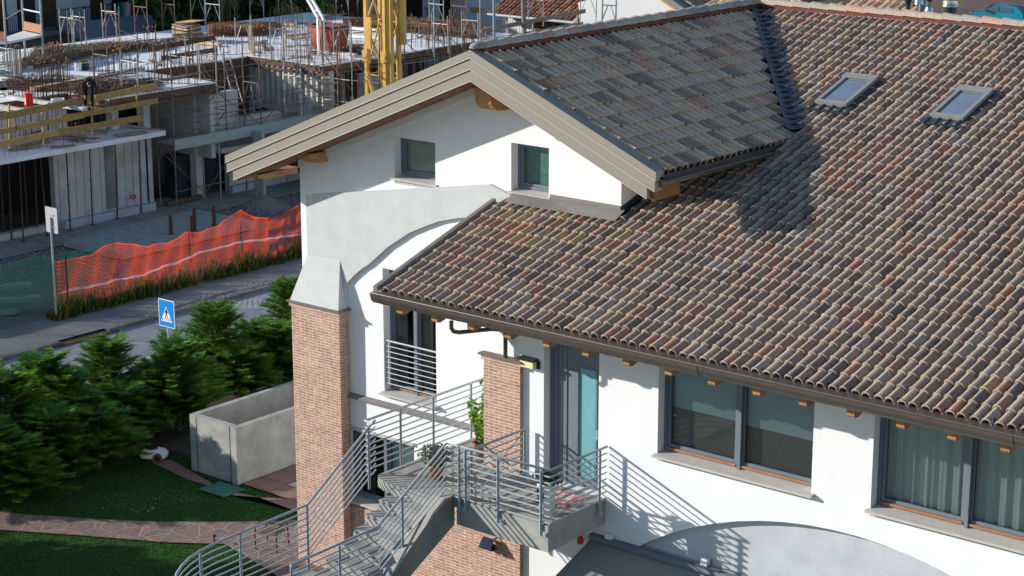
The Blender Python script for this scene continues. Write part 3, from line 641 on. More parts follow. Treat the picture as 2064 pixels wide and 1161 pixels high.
for x, y in ((-22.7, 27.2), (-21.66, 27.2), (-23.64, 27.2), (-21.52, 28.7)):
    mb = MB(); mb.box(x+.02, x+.14, y+.0, y+.04, LZ-.26, LZ-.16); mb.tube([(x+.1, y, LZ-.21), (x+.1, y-.03, LZ-.21)], .03, 8); mb.build('bracket', M['galv'], st)
# ---- things on the landing -------------------------------------------------
def leafblob(mb, c, rad, n, ls, up=.3, el=1.8, seed=None):
    for _ in range(n):
        d = Vector((random.gauss(0, 1), random.gauss(0, 1), random.gauss(0, 1))).normalized(); rr = random.random()**.5
        p = Vector(c) + Vector((d.x*rad[0], d.y*rad[1], d.z*rad[2]))*rr
        a = Vector((random.gauss(0, 1), random.gauss(0, 1), random.gauss(0, .6)+up)).normalized(); b = a.cross(Vector((random.gauss(0, 1), random.gauss(0, 1), random.gauss(0, 1)))).normalized()
        l = ls*rnd(.7, 1.3); mb.ct = random.random()
        mb.face([p-a*l*el/2, p+b*l*.42-a*l*.1, p+a*l*el/2, p-b*l*.42-a*l*.1])
def pot(parent, r, h, m, base=(0, 0, 0)):
    mb = MB(); x, y, z = base
    mb.lathe((x, y, z), [(0, 0), (r*.68, 0), (r*.98, h*.86), (r*1.08, h*.86), (r*1.08, h), (r*.95, h), (r*.93, h*.9), (0, h*.9)])
    p = mb.build('pot', m, parent, True, local=True)
    mb = MB(); mb.lathe((x, y, z), [(r*.92, h*.905), (0, h*.93)]); mb.build('soil', M['soil'], p, local=True)
    return p
pl = thing('potted_plant', 'tall leafy green bush in a terracotta pot beside the brick pillar on the landing', 'potted plant', (-24.78, 29.25, LZ))
pot(pl, .22, .36, M['terracotta'])
mb = MB()
for a, ln in ((.0, 1.35), (2.1, .8), (4.0, .95), (5.2, .7), (1., .9), (3.2, .6)):
    mb.tube([(0, 0, .3), (math.cos(a)*.1, math.sin(a)*.1, .3+ln*.5), (math.cos(a)*(.25 if ln < 1.2 else .02), math.sin(a)*(.25 if ln < 1.2 else .02), .3+ln)], .009, 5)
mb.build('stem', M['stemb'], pl, local=True)
mb = MB()
for a, ln in ((.0, 1.35), (2.1, .8), (4.0, .95), (5.2, .7), (1., .9), (3.2, .6)):
    for k in range(16):
        t = (k+2)/17; f = .25 if ln < 1.2 else .04
        leafblob(mb, (math.cos(a)*f*t+0, math.sin(a)*f*t, .3+ln*t), (.13, .13, .07), 7, .075, .1)
mb.build('foliage', M['leafy'], pl, local=True)
pl = thing('potted_plant', 'silvery grey shrub in a small terracotta pot at the top of the stairs', 'potted plant', (-24.75, 27.75, LZ))
pot(pl, .17, .3, M['terracotta']); mb = MB()
for a in range(14):
    q = a*.9; mb.tube([(0, 0, .25), (math.cos(q)*.28, math.sin(q)*.28, .45+.2*math.sin(a*1.7)**2)], .004, 4)
mb.build('stem', M['stemb'], pl, local=True); mb = MB(); leafblob(mb, (0, 0, .50), (.36, .36, .22), 900, .035, .2, 2.4); mb.build('foliage', M['leafgrey'], pl, local=True)
pl = thing('potted_plant', 'tall tapered white planter with a trailing dark green plant in the balcony corner', 'potted plant', (-21.85, 27.62, LZ))
mb = MB(); mb.lathe((0, 0, 0), [(0, 0), (.13, 0), (.19, .62), (.2, .64), (.18, .64), (.17, .58), (0, .58)]); mb.build('pot', M['whitep'], pl, True, local=True)
mb = MB(); leafblob(mb, (0, 0, .72), (.34, .22, .12), 260, .05, .0, 2.2); leafblob(mb, (.0, -.2, .45), (.06, .06, .2), 60, .045, -.3, 2); mb.build('foliage', M['leafdark'], pl, local=True)
mat_ = MB(); mat_.box(-22.55, -21.75, 28.05, 28.75, LZ+.004, LZ+.02); dm = tag(mat_.build('doormat', mat('patterned_mat', (.62, .58, .52), .95, .1, 7, col2=(.55, .08, .09), c2=.35), None), 'white doormat with red pattern outside the balcony door', 'doormat')
# solar wall light under the balcony
sp_ = thing('solar_light', 'black solar panel lamp on the brick pillar below the balcony', 'solar light', (-24.26, 28.85, 3.16))
mb = MB(); c = Vector((-24.26, 28.70, 3.16)); ex = Vector((1, 0, 0)); ey = Vector((0, .62, .78)); nz_ = Vector((0, -.78, .62))
f = lambda u, v, h: c+ex*u+ey*v+nz_*h
mb.plate([rect(-.15, .15, -.13, .13)], f, -.02, .0); mb.box(-24.32, -24.2, 28.8, 28.9, 2.96, 3.1); mb.tube([(-24.1, 28.9, 3.28), (-24.2, 28.72, 3.2)], .015, 6); mb.tube([(-24.26, 28.9, 3.05), (-24.26, 28.72, 3.12)], .02, 6); mb.build('housing', M['black'], sp_)
mb = MB()
for i in range(6):
    for j in range(4): mb.plate([rect(-.14+i*.047, -.14+i*.047+.042, -.12+j*.06, -.12+j*.06+.054)], f, .001, .004)
mb.build('solar_cells', mat('solar_cell', (.015, .025, .07), .15, .1, spec=.8), sp_)
# awning
aw = thing('awning', 'plain grey fabric awning sloping out from the wall below the arch', 'awning', (-18, 28.9, 3.8))
mb = MB(); a0 = (-21.78, 28.98, 3.80); 
NAW = 12
rows = [[(-21.78+13.7*i/NAW, 28.95-2.6*t, 3.84-.9*t-.03*math.sin(math.pi*t)) for i in range(NAW+1)] for t in [k/6 for k in range(7)]]
mb.grid(rows); mb.grid([[(p[0], p[1], p[2]-.012) for p in r] for r in rows]); mb.build('fabric', mat('awning_fabric', (.20, .225, .22), .9, .05, 3), aw, True)
mb = MB(); mb.box(-21.8, -8, 28.86, 28.99, 3.83, 3.93); mb.build('cassette', M['frame'], aw)
for x, y, z in ((-21.35, 28.93, 3.95), (-19.2, 29.03, 3.98)):
    mb = MB(); mb.box(x-.07, x+.07, y-.05, y+.065, z-.05, z+.08); mb.tube([(x-.1, y, z+.02), (x+.1, y, z+.02)], .03, 8); mb.build('bracket', M['whitep'], aw)
mb = MB(); mb.lathe((-21.95, 28.8, 3.7), [(0, 0), (.06, .02), (.07, .1), (.04, .17), (0, .19)], 12); tag(mb.build('wall_siren', M['redp'], None, True), 'small red lamp on the wall at the corner of the awning', 'warning lamp')
# table below
p = at(935, 1158, Z=.76)
p = Vector((-25.4, 27.6, .76))
p = at(935, 1163, Z=.76)
tb = thing('garden_table', 'round beige garden table on the terrace beneath the staircase', 'table', (p.x, p.y, 0))
mb = MB(); mb.cyl((0, 0, .72), .72, .04, 40); mb.build('tabletop', M['sill'], tb, local=True)
mb = MB(); mb.cyl((0, 0, .04), .04, .68, 12); mb.cyl((0, 0, 0), .3, .04, 24); mb.build('pedestal', M['frame'], tb, local=True)
for dx, dy in ((.1, .15), (.24, .1)):
    mb = MB(); mb.cyl((p.x+dx, p.y+dy, .765), .06, .07, 14); tag(mb.build('bowl', M['whitep'], None), 'small white dish on the round garden table', 'dish', 'dishes on the garden table')

# ================================================================== GROUND AND STREET
def sheet(name, pts, z, m, label=None, kind='structure'):
    mb = MB(); mb.plate([[(p[0], p[1]) for p in pts]], XY, z-.003, z); o = mb.build(name, m, None); o['kind'] = kind; return o
M['lawn'] = mat('lawn', (.014, .052, .006), .95, .3, 4, .8, 90, col2=(.022, .065, .007), c2=1)
M['asphalt'] = mat('asphalt', (.25, .255, .265), .9, .15, 3, .5, 120, col2=(.42, .43, .44), c2=.9, stretch=(1, .25, 1))
M['pavement'] = mat('pavement', (.25, .25, .245), .9, .15, 2, .5, 100, dirt=.4)
M['kerb'] = mat('kerbstone', (.20, .19, .18), .9, .2, 4, .4, 60, dirt=.5)
M['gravel'] = mat('gravel', (.16, .15, .14), 1, .4, 18, 1., 25, col2=(.24, .225, .21), c2=.8)
M['earth'] = mat('bare_earth', (.045, .032, .022), 1, .3, 6, .8, 30)
M['flag'] = paving_mat('flagstone_path', (.24, .13, .10), (.17, .12, .10), (.27, .22, .18), 1.7)
M['patio'] = mat('red_patio_slab', (.22, .125, .10), .85, .2, 2, .3, 60)
mb = MB(); mb.box(-400, 200, -200, 500, -.6, -.05); g_ = mb.build('ground', mat('ground', (.10, .09, .07), 1, .3, .3, .5, 5), None); g_['kind'] = 'structure'
sheet('lawn', [(-41.2, 15), (-20, 15), (-20, 34), (-35, 34), (-37, 34.2), (-41.2, 34.5)], -.02, M['lawn'])
# grass blades: one soft carpet
mb = MB()
for _ in range(60000):
    x = rnd(-41, -31); y = rnd(24, 34.4); mb.ct = random.random(); h = rnd(.03, .06); a = rnd(0, 6.28); dx, dy_ = math.cos(a)*.012, math.sin(a)*.012
    mb.face([(x-dx, y-dy_, -.02), (x+dx, y+dy_, -.02), (x+rnd(-.02, .02), y+rnd(-.02, .02), h-.02)])
tag(mb.build('grass', mat('grass_blades', (.030, .125, .008), .7, .3, 5, tint=.5, trans=.4), None), 'short green lawn grass', None, None, 'stuff')
g = lambda x, y: tuple(at(x, y, Z=0))[:2]
sheet('garden_path', [g(-60, 1028), g(80, 1040), g(200, 1048), g(320, 1053), g(450, 1053), g(600, 1050), (-31.5, 31.5), (-24, 31.6), (-24, 24), (-31, 26), g(640, 1190), g(560, 1163), g(500, 1125), g(455, 1098), g(330, 1094), g(160, 1080), g(0, 1069), g(-60, 1064)], .02, M['flag'])
mb = MB(); pp = [g(298, 930), g(345, 928), g(470, 1000), (-32, 35.5), (-32, 33.2), g(600, 1033), g(520, 1003), g(435, 985), g(380, 968)]
mb.plate([pp], XY, .014, .02)
po = mb.build('patio', M['patio'], None); po['kind'] = 'structure'
for i, (u0, v0) in enumerate([(0, 0), (1, 0), (2, 0), (0, 1), (1, 1), (2, 1), (0, 2), (1, 2), (2, 2)]):
    mb = MB(); x0 = -36.9+u0*.95; y0 = 33.75+v0*.7
    mb.box(x0, x0+.93, y0, y0+.68, .0212, .034); o = mb.build('patio_slab', [M['patio'], M['sill']][1 if i in (4,) else 0], None); o['kind'] = 'structure'
mb = MB(); mb.plate([[(0, 0), (.95, 0), (.95, .75), (0, .75)]], XY, .025, .045); o = mb.build('green_mat', mat('green_rubber_mat', (.03, .13, .10), .8, .15, 8), None); tag(o, 'dark green rubber mat on the ground at the concrete corner', 'mat'); q_ = g(430, 990); o.location = (q_[0]-.35, q_[1]-.2, 0)
# street
sheet('planting_bed', [(-47.0, 10), (-41.2, 10), (-41.2, 60), (-47.0, 60)], -.01, M['earth'])
sheet('road', [(-51.15, -20), (-46.3, -20), (-46.3, 140), (-51.15, 140)], 0, M['asphalt'])
mb = MB(); mb.box(-46.3, -46.15, -20, 140, -.05, .09); o = mb.build('near_kerb', M['kerb'], None); o['kind'] = 'structure'
mb = MB(); y = -10.
while y < 120:
    if not 38.6 < y < 41.0: mb.box(-51.4+rnd(-.01, .01), -51.15+rnd(-.01, .01), y, y+.98, -.05, .13+rnd(-.006, .006))
    y += 1.0
o = mb.build('kerb', M['kerb'], None); o['kind'] = 'structure'
sheet('pavement', [(-53.9, -20), (-51.4, -20), (-51.4, 140), (-53.9, 140)], .115, M['pavement'])
mb = MB(); mb.box(-51.45, -51.0, 38.7, 41.3, .0, .05); o = mb.build('kerb_gap_soil', mat('red_earth_patch', (.16, .085, .055), 1, .3, 8, .8, 30), None); o['kind'] = 'structure'
sheet('gravel_yard', [(-62.2, -20), (-53.9, -20), (-53.9, 140), (-62.2, 140)], .06, M['gravel'])
sheet('site_slab', [(-66, 20), (-62.2, 20), (-62.2, 70), (-66, 70)], .10, M['concrete'])
mb = MB()      # stones of the gravel strip
for _ in range(5200):
    x = rnd(-62.3, -59.2); y = rnd(42, 66); s_ = rnd(.03, .10); mb.ct = random.random(); z = .05
    P = [(x+s_*math.cos(a)*rnd(.7, 1.2), y+s_*math.sin(a)*rnd(.7, 1.2)) for a in (0, 1.3, 2.5, 3.8, 5)]
    t = (x+rnd(-.02, .02), y+rnd(-.02, .02), z+s_*rnd(.5, 1))
    for k in range(5): mb.face([(*P[k], z), (*P[(k+1) % 5], z), t])
tag(mb.build('gravel_stones', mat('loose_stones', (.2, .19, .17), .95, .3, 10, tint=.5), None), 'loose grey stones along the building site', None, None, 'stuff')
# ---- concrete enclosure
en = thing('concrete_enclosure', 'open topped raw concrete enclosure beside the patio', 'concrete walls', (-38, 36, 0))
mb = MB(); mb.box(-38.85, -37.0, 33.68, 33.86, 0, 1.58); mb.build('front_wall', M['concrete'], en)
mb = MB(); mb.box(-37.18, -37.0, 33.861, 44, 0, 1.58); mb.box(-37.16, -36.985, 33.62, 33.679, 0, 1.585); mb.build('right_wall', M['concrete'], en)
mb = MB(); mb.box(-38.85, -38.67, 33.861, 44, 0, 1.58); mb.build('left_wall', M['concrete'], en)
mb = MB()
for x in (-38.6, -37.3): mb.box(x, x+.02, 33.675, 33.68, 0, 1.55)
mb.build('joint', M['black'], en)
mb = MB(); mb.box(-38.67, -37.18, 33.861, 44, .0, .03); mb.build('floor', M['concdark'], en)
# ---- robot mower
p = g(985, 0)
mw = g(1000*.3005, 926)
mo = thing('robot_mower', 'white and black robot lawn mower with an orange rimmed wheel', 'robot mower', (mw[0]+.1, mw[1]+.1, .02), R(28))
mb = MB(); rows = []
for z, sx, sy in ((.07, .36, .27), (.16, .38, .29), (.24, .33, .25), (.29, .22, .17), (.305, .05, .04)):
    rows.append([(math.copysign(abs(math.cos(a))**.6, math.cos(a))*sx, math.copysign(abs(math.sin(a))**.6, math.sin(a))*sy, z) for a in [i*6.2832/28 for i in range(28)]])
mb.grid(rows, True); mb.face(rows[0]); mb.build('shell', M['whitep'], mo, True, local=True)
mb = MB(); rows = [[(math.cos(a)*sx-.06, math.sin(a)*sy, z) for a in [i*6.2832/20 for i in range(20)]] for z, sx, sy in ((.262, .2, .17), (.31, .17, .14), (.325, .1, .08), (.33, .01, .01))]
mb.grid(rows, True); mb.build('top_cover', M['black'], mo, True, local=True)
for s_ in (-1, 1):
    mb = MB(); mb.tube([(.2, s_*.24, .12), (.2, s_*.31, .12)], .125, 20); wh = mb.build('wheel', M['black'], mo, local=True)
    mb = MB(); mb.tube([(.2+.1*math.cos(a), s_*.312, .12+.1*math.sin(a)) for a in [i*6.2832/24 for i in range(25)]], .011, 6, False); mb.build('rim', mat('orange_rim', (.75, .09, .03), .4), wh, True, local=True)
sp_ = g(290, 1050)
sk = thing('sprinkler', 'small black pop up lawn sprinkler at the path edge', 'sprinkler', (*sp_, 0)); mb = MB(); mb.cyl((0, 0, 0), .025, .12, 8); mb.cyl((0, 0, .12), .035, .03, 8); mb.build('riser', M['black'], sk, local=True)
mb = MB()
for k in range(220):
    a = rnd(1.2, 3.9); d = rnd(.1, 1.7); z = .15+.35*d*(1-d/1.9)*1.1; p = Vector((math.cos(a)*d, math.sin(a)*d, max(.02, z))); v_ = Vector((math.cos(a), math.sin(a), .4-.5*d))*.02; mb.beam(p, p+v_, .0025, .0025)
tag(mb.build('water_spray', M['whitep'], None, local=True), 'fine water droplets of the sprinkler', None, None, 'stuff').location = (*sp_, 0)
# garden bench behind the railing
bp = g(548, 1105)
be = thing('garden_chair', 'metal garden chair with curved arms standing on the path by the brick pillar', 'chair', (bp[0], bp[1], .02), R(15))
for x in (-.3, .3):
    mb = MB(); mb.tube([(x, -.25, 0), (x, -.27, .4), (x, -.22, .6), (x, .1, .64), (x, .25, .6), (x, .3, 0)], .018, 6); mb.build('leg', M['black'], be, local=True)
mb = MB()
for k in range(7): mb.box(-.3, .3, -.26+k*.07, -.22+k*.07, .42, .44)
mb.build('seat', M['stemb'], be, local=True)
mb = MB()
for k in range(3): mb.box(-.3, .3, .27+k*.01, .285+k*.01, .5+k*.08, .52+k*.08)
mb.build('backrest', M['black'], be, local=True)
for px_, py_, nm in ((432, 1095, 'at the path edge by the railing'), (136, 1030, 'in the lawn left of the sprinkler')):
    q_ = g(px_, py_); o = thing('garden_spotlight', 'small black garden spotlight '+nm, 'spotlight', (*q_, 0)); mb = MB(); mb.cyl((0, 0, 0), .02, .16, 8); mb.tube([(0, 0, .18), (.05, -.03, .22)], .035, 10); mb.build('lamp_head', M['black'], o, local=True)

# ================================================================== HEDGE OF CONIFERS
M['conifer'] = mat('conifer_spray', (.045, .15, .014), .6, .3, 2.5, tint=.8, trans=.4, col2=(.17, .33, .03), c2=1)
M['bark'] = mat('bark', (.16, .12, .09), .95, .3, 12, .6, 30)
def conifer_mesh(seed, H, Rr):
    random.seed(seed); mb = MB(); tr = MB()
    tr.tube([(0, 0, 0), (.02, .01, H*.5), (.0, 0, H*.93)], .06, 7, True, [.075, .045, .012])
    nb = int(120*H/3.8)
    for i in range(nb):
        t = i/nb; z = .25+(H-.35)*t**.95; L_ = Rr*(1-t)**.5*rnd(.75, 1.15)+.18; a = i*2.399+rnd(-.4, .4); 
        lift = rnd(.55, 1.0) if t < .7 else rnd(1.0, 1.7)
        p0 = Vector((0, 0, z)); segs = 6; path = []
        for k in range(segs+1):
            s_ = k/segs; path.append(p0+Vector((math.cos(a)*L_*s_, math.sin(a)*L_*s_, L_*(lift*s_-.35*s_*s_))))
        tr.tube([path[0], path[3]], .01, 4, False)
        nsp = int(7+L_*9)
        for k in range(nsp):
            s_ = .15+.85*k/nsp; j = min(segs-1, int(s_*segs)); c = path[j].lerp(path[j+1], s_*segs-j)
            for sd in (-1, 1, 0):
                ang = a+sd*rnd(.5, 1.0); d = Vector((math.cos(ang), math.sin(ang), rnd(.0, .55))).normalized(); l = (rnd(.24, .42))*(1.12-.4*s_); 
                nrm = Vector((rnd(-.5, .5), rnd(-.5, .5), 1)).normalized(); w_ = d.cross(nrm).normalized()
                mb.ct = min(1, max(0, .25+.5*s_+rnd(-.25, .25)))
                # a feathery frond: rachis + narrow leaflets
                for q in range(5):
                    u_ = .1+.9*q/4; b0 = c+d*l*u_; b0 += Vector((rnd(-.012, .012), rnd(-.012, .012), rnd(-.012, .012)))
                    lw = l*.36*(1.15-u_)
                    for s2 in (-1, 1):
                        tp = b0+w_*s2*lw+d*lw*1.15; wd = .03
                        mb.face([b0-d*wd, b0+d*wd, tp])
                mb.face([c-w_*.01, c+w_*.01, c+d*l*1.12])
    return mb, tr
protos = []
for sd, H, Rr in ((1, 3.9, 1.45), (2, 3.4, 1.6), (3, 4.3, 1.5)):
    mb, tr = conifer_mesh(sd, H, Rr); root = thing('conifer', 'x', 'conifer', (0, 0, 0)); mb.build('foliage', M['conifer'], root, True, local=True); tr.build('trunk', M['bark'], root, local=True)
    protos.append(root)
random.seed(11)
def top(x, y, X=-43.4): p = at(x, y, X=X); return p
hs = [ # px of tip, X plane, proto, label
 ((85, 725), -43.4, 0, 'conifer with its tip against the road at the left end of the hedge'),
 ((215, 695), -43.3, 0, 'conifer with a pointed top standing alone left of the crossing sign'),
 ((130, 765), -42.6, 1, 'low bushy conifer between the two left hedge tips'),
 ((310, 790), -42.9, 1, 'low conifer under the crossing sign'),
 ((432, 625), -43.4, 2, 'tall conifer just right of the crossing sign'),
 ((356, 700), -41.6, 1, 'conifer crowding round the crossing sign post'),
 ((520, 660), -43.3, 0, 'conifer between the tall hedge conifer and the house pillar'),
 ((590, 575), -43.6, 2, 'conifer half hidden behind the brick pillar of the house'),
 ((10, 765), -42.8, 1, 'dark conifer cut by the left picture edge'),
 ((-60, 770), -43.2, 0, 'conifer beyond the left end of the hedge'),
 ((60, 860), -41.9, 1, 'low dark conifer in front of the hedge at far left'),
 ((160, 880), -41.9, 0, 'low dark conifer in front of the hedge above the lawn'),
 ((250, 850), -42.0, 1, 'dark conifer directly behind the robot mower'),
 ((200, 930), -41.0, 1, 'lowest conifer between the path and the robot mower'), ((110, 900), -41.2, 0, 'conifer low in the front row above the left end of the lawn'), ((30, 940), -40.7, 1, 'conifer touching the flagstone path at the left edge'), ((330, 800), -42.4, 0, 'conifer above the robot mower by the sign post'),
 ((-10, 900), -41.3, 0, 'lowest conifer at the left edge above the path'),
 ((480, 720), -42.4, 1, 'conifer right behind the concrete enclosure'),
 ((560, 690), -42.6, 0, 'conifer behind the far end of the concrete enclosure')]
used = [False]*3
for k_, (yy_, h_) in enumerate(((27.9, 3.4), (23.0, 4.6), (20.8, 4.2), (18.6, 4.8), (16, 4.5))):  # unseen trees added to shade the lawn, gap left for sunlight
    dup(protos[k_ % 3], (-43.2+.3*(k_ % 2), yy_, 0), k_*1.3, 'unseen conifer added beyond the hedge to shade the lawn', 'conifers of the roadside hedge', (1.15, 1.15, h_/3.9))
for (tx, ty), X, k, lb in hs:
    p = at(tx, ty, X=X); Hh = (3.9, 3.4, 4.3)[k]; s_ = p.z/Hh
    if not used[k]: o = protos[k]; used[k] = True; o.location = (p.x, p.y, 0); o.rotation_euler = (0, 0, rnd(0, 6)); o['label'] = lb; o['group'] = 'conifers of the roadside hedge'
    else: o = dup(protos[k], (p.x, p.y, 0), rnd(0, 6), lb, 'conifers of the roadside hedge')
    s_ = max(.45, s_); o.scale = (max(s_, .8), max(s_, .8), s_)
# ================================================================== SIGNS
def roundrect(w_, h_, r, n=5):
    pts = []
    for cx, cy, a0 in ((w_/2-r, h_/2-r, 0), (-w_/2+r, h_/2-r, 90), (-w_/2+r, -h_/2+r, 180), (w_/2-r, -h_/2+r, 270)):
        for k in range(n+1): a = R(a0+90*k/n); pts.append((cx+r*math.cos(a), cy+r*math.sin(a)))
    return pts
pb = at(346, 862, Z=0); pc = at(335, 632, X=pb.x)
# sign faces the camera side: normal roughly -Y with a turn
sg = thing('crossing_sign', 'square blue and white pedestrian crossing sign on a thin white pole', 'road sign', (pb.x, pb.y, 0), 0)
hz = pc.z
f = lambda u, v, d: (u, d, hz+v)
mb = MB(); mb.cyl((0, .04, 0), .027, hz+.25, 10); mb.build('pole', M['galv'], sg, local=True)
mb = MB(); mb.plate([roundrect(.66, .80, .03)], f, 0, .012); pn = mb.build('panel', M['whitep'], sg, local=True)
mb = MB(); mb.plate([roundrect(.62, .76, .02)], f, -.003, -.001); mb.build('blue_field', mat('sign_blue', (.0, .20, .60), .35, .02), pn, local=True)
mb = MB(); mb.plate([[(-.235, -.24), (.235, -.24), (0, .20)]], f, -.006, -.004); mb.build('triangle', M['whitep'], pn, local=True)
mb = MB()
mb.plate([[(.025*math.cos(a), .13+.025*math.sin(a)) for a in [i*6.2832/12 for i in range(12)]]], f, -.009, -.007)
for poly in ([(-.03, .10), (.03, .10), (.028, -.03), (-.028, -.03)], [(-.028, -.03), (.0, -.03), (-.06, -.17), (-.085, -.17)], [(.0, -.03), (.028, -.03), (.085, -.15), (.06, -.17)], [(-.03, .095), (-.085, .0), (-.068, -.01), (-.015, .06)], [(.03, .095), (.085, .02), (.07, .0), (.015, .06)],
             [(-.20, -.22), (-.175, -.22), (-.135, -.13), (-.155, -.13)], [(-.13, -.22), (-.10, -.22), (-.095, -.18), (-.12, -.18)], [(-.03, -.22), (.0, -.22), (.0, -.12), (-.02, -.12)], [(.06, -.22), (.09, -.22), (.06, -.12), (.045, -.12)], [(.15, -.22), (.18, -.22), (.135, -.12), (.115, -.12)]):
    mb.plate([poly], f, -.009, -.007)
mb.build('pictogram', M['black'], pn, local=True)
pb = at(116, 645, Z=.1); pc = at(107, 443, X=pb.x)
s2 = thing('road_sign', 'grey back of a rectangular road sign on a tall grey pole by the green fence', 'road sign', (pb.x, pb.y, .1), R(180)); hz2 = pc.z-.1
f = lambda u, v, d: (u, d, hz2+v)
mb = MB(); mb.cyl((0, .04, 0), .035, hz2+.1, 10); mb.build('pole', M['galv'], s2, local=True); mb = MB(); mb.plate([roundrect(.62, .88, .03)], f, -.01, .005); mb.build('panel', mat('aluminium_back', (.42, .42, .42), .5, .05), s2, local=True)
mb = MB(); mb.box(-.12, .12, .006, .03, hz2+.15, hz2+.2); mb.box(-.12, .12, .006, .03, hz2-.25, hz2-.2); mb.build('clamp', M['galv'], s2, local=True)

# ================================================================== SITE FENCES AND WEEDS
random.seed(21)
M['net'] = mat('orange_net', (.88, .10, .018), .6, .15, 1.5, trans=.5, spec=.2)
M['netpost'] = mat('rusty_rod', (.10, .05, .035), .8, .3, 10)
M['greennet'] = mat('green_mesh', (.015, .13, .09), .6, .1, 5, trans=.3)
M['tape'] = mat('pale_pink_strip', (.72, .42, .45), .7, .05, 5, trans=.3)
nf = thing('orange_fence', 'orange plastic net fence with a pale strip sagging between rusty rods', 'fence', (-54, 44, .1))
Y0, Y1 = 41.0, 58.0
def ntop(y):   # sagging top edge
    posts = [41.0, 43.5, 47.0, 49.4, 52.4, 58.0]; hs_ = [1.95, 2.2, 1.85, 2.3, 2.0, 1.9]
    for a in range(5):
        if posts[a] <= y <= posts[a+1]:
            t = (y-posts[a])/(posts[a+1]-posts[a]); return hs_[a]*(1-t)+hs_[a+1]*t-(.16, .30, .22, .42, .30)[a]*math.sin(math.pi*t)+.03*math.sin(y*5)
    return 1.4
def nx(y, z): return -53.75+.07*math.sin(y*3.1+z*2)+.05*math.sin(y*7.7-z*3)+.10*math.sin(y*.9)
mb = MB(); ny = 330; nzc = 28
for j in range(nzc):
    for i in range(ny):
        y = Y0+(Y1-Y0)*i/ny; y2 = Y0+(Y1-Y0)*(i+1)/ny; v_ = j/(nzc-1)
        z = .12+(ntop(y)-.05)*v_; z2 = .12+(ntop(y2)-.05)*v_; h = .016 if j < nzc-1 else .05
        mb.face([(nx(y, z), y, z), (nx(y2, z2), y2, z2), (nx(y2, z2), y2, z2+h), (nx(y, z), y, z+h)])
for i in range(ny):
    y = Y0+(Y1-Y0)*i/ny; zt = .12+ntop(y)
    for k in range(6):
        a = .12+(zt-.12)*k/6; b = .12+(zt-.12)*(k+1)/6
        mb.face([(nx(y, a)-.002, y-.004, a), (nx(y, a)-.002, y+.004, a), (nx(y, b)-.002, y+.004, b), (nx(y, b)-.002, y-.004, b)])
mb.build('net', M['net'], nf)
mb = MB(); rows = [[], []]
for i in range(80):
    y = Y0+(Y1-Y0)*i/79; z = .75+.30*math.sin((y-41)*.20)+.10*math.sin(y*.8); rows[0].append((nx(y, z)+.03, y, z)); rows[1].append((nx(y, z)+.035, y, z+.085))
mb.grid(rows); mb.build('strip', M['tape'], nf)
for y in (41.0, 43.5, 47.0, 49.4, 52.4, 58.0):
    mb = MB(); mb.tube([(-53.85, y, .05), (-53.86+rnd(-.05, .05), y+.03, 2.45)], .017, 6); mb.build('post', M['netpost'], nf)
gf = thing('green_fence', 'green mesh fence covered with a torn green shade cloth', 'fence', (-53.8, 38, .1))
mb = MB()
for k in range(int(9.6/.05)):
    y = 32+k*.05
    if y > 41.4: break
    mb.box(-53.803, -53.797, y, y+.007, .12, 2.2)
for k in range(18): mb.box(-53.803, -53.797, 32, 41.4, .15+k*.12, .156+k*.12)
mb.build('wire_mesh', mat('green_wire', (.005, .04, .025), .5), gf)
for y in (32.2, 35.5, 38.4, 41.4): mb = MB(); mb.cyl((-53.77, y, .05), .03, 2.3, 8); mb.build('post', mat('green_post', (.01, .07, .045), .5), gf)
mb = MB()
for k in range(1500):   # shade cloth: woven threads
    pass
for (ya, yb) in ((32.1, 38.3), (38.3, 43.5)):
    for j in range(45):
        z = .22+j*.046; 
        if ya > 38 and z < .45: continue
        rows = [[], []]
        for i in range(24):
            y = ya+(yb-ya)*i/23; xo = -53.86+.03*math.sin(y*2+z*3)+(-.18 if y > 41.5 else 0); zz = z*(1-.0)+.08*math.sin(y*1.3)-(.1*(y-38) if y > 41 else 0)*0
            rows[0].append((xo, y, zz)); rows[1].append((xo, y, zz+.015))
        mb.grid(rows)
mb.build('shade_cloth', M['greennet'], gf)
# weeds
M['weed'] = mat('weed_green', (.07, .13, .02), .8, .3, 8, tint=.5, trans=.3); M['dry'] = mat('dry_weed', (.34, .20, .05), .9, .3, 8, tint=.4, trans=.35)
mb = MB(); md = MB()
for _ in range(9500):
    y = rnd(40.5, 58); dens = .5+.5*math.sin(y*1.7)+.3*math.sin(y*4.1)
    if random.random() > dens+.35: continue
    x = -53.6+random.gauss(0, .16); h = rnd(.12, .95)*(1 if random.random() < .3+.25*math.sin(y*2.3) else .4); 
    if y > 54: h *= 1.3
    b = mb if random.random() < .72+.2*math.sin(y*.9) else md; b.ct = random.random(); a = rnd(0, 6.28); l = Vector((math.cos(a), math.sin(a), 0)); p = Vector((x, y, .1)); wd = Vector((-l.y, l.x, 0))*.014
    m_ = p+l*h*.15+Vector((0, 0, h*.6)); t = p+l*h*rnd(.25, .55)+Vector((0, 0, h))
    b.face([p-wd, p+wd, m_+wd, m_-wd]); b.face([m_-wd, m_+wd, t])
    for q in range(3):
        c = p.lerp(t, rnd(.3, 1)); e = Vector((rnd(-1, 1), rnd(-1, 1), rnd(-.3, .6))).normalized()*.07; w2 = e.cross(Vector((0, 0, 1))).normalized()*.02
        b.face([c, c+e*.5+w2, c+e, c+e*.5-w2])
tag(mb.build('weeds', M['weed'], None), 'green weeds growing through the fence foot', None, None, 'stuff')
tag(md.build('dry_weeds', M['dry'], None), 'dry yellow brown weeds along the orange net', None, None, 'stuff')
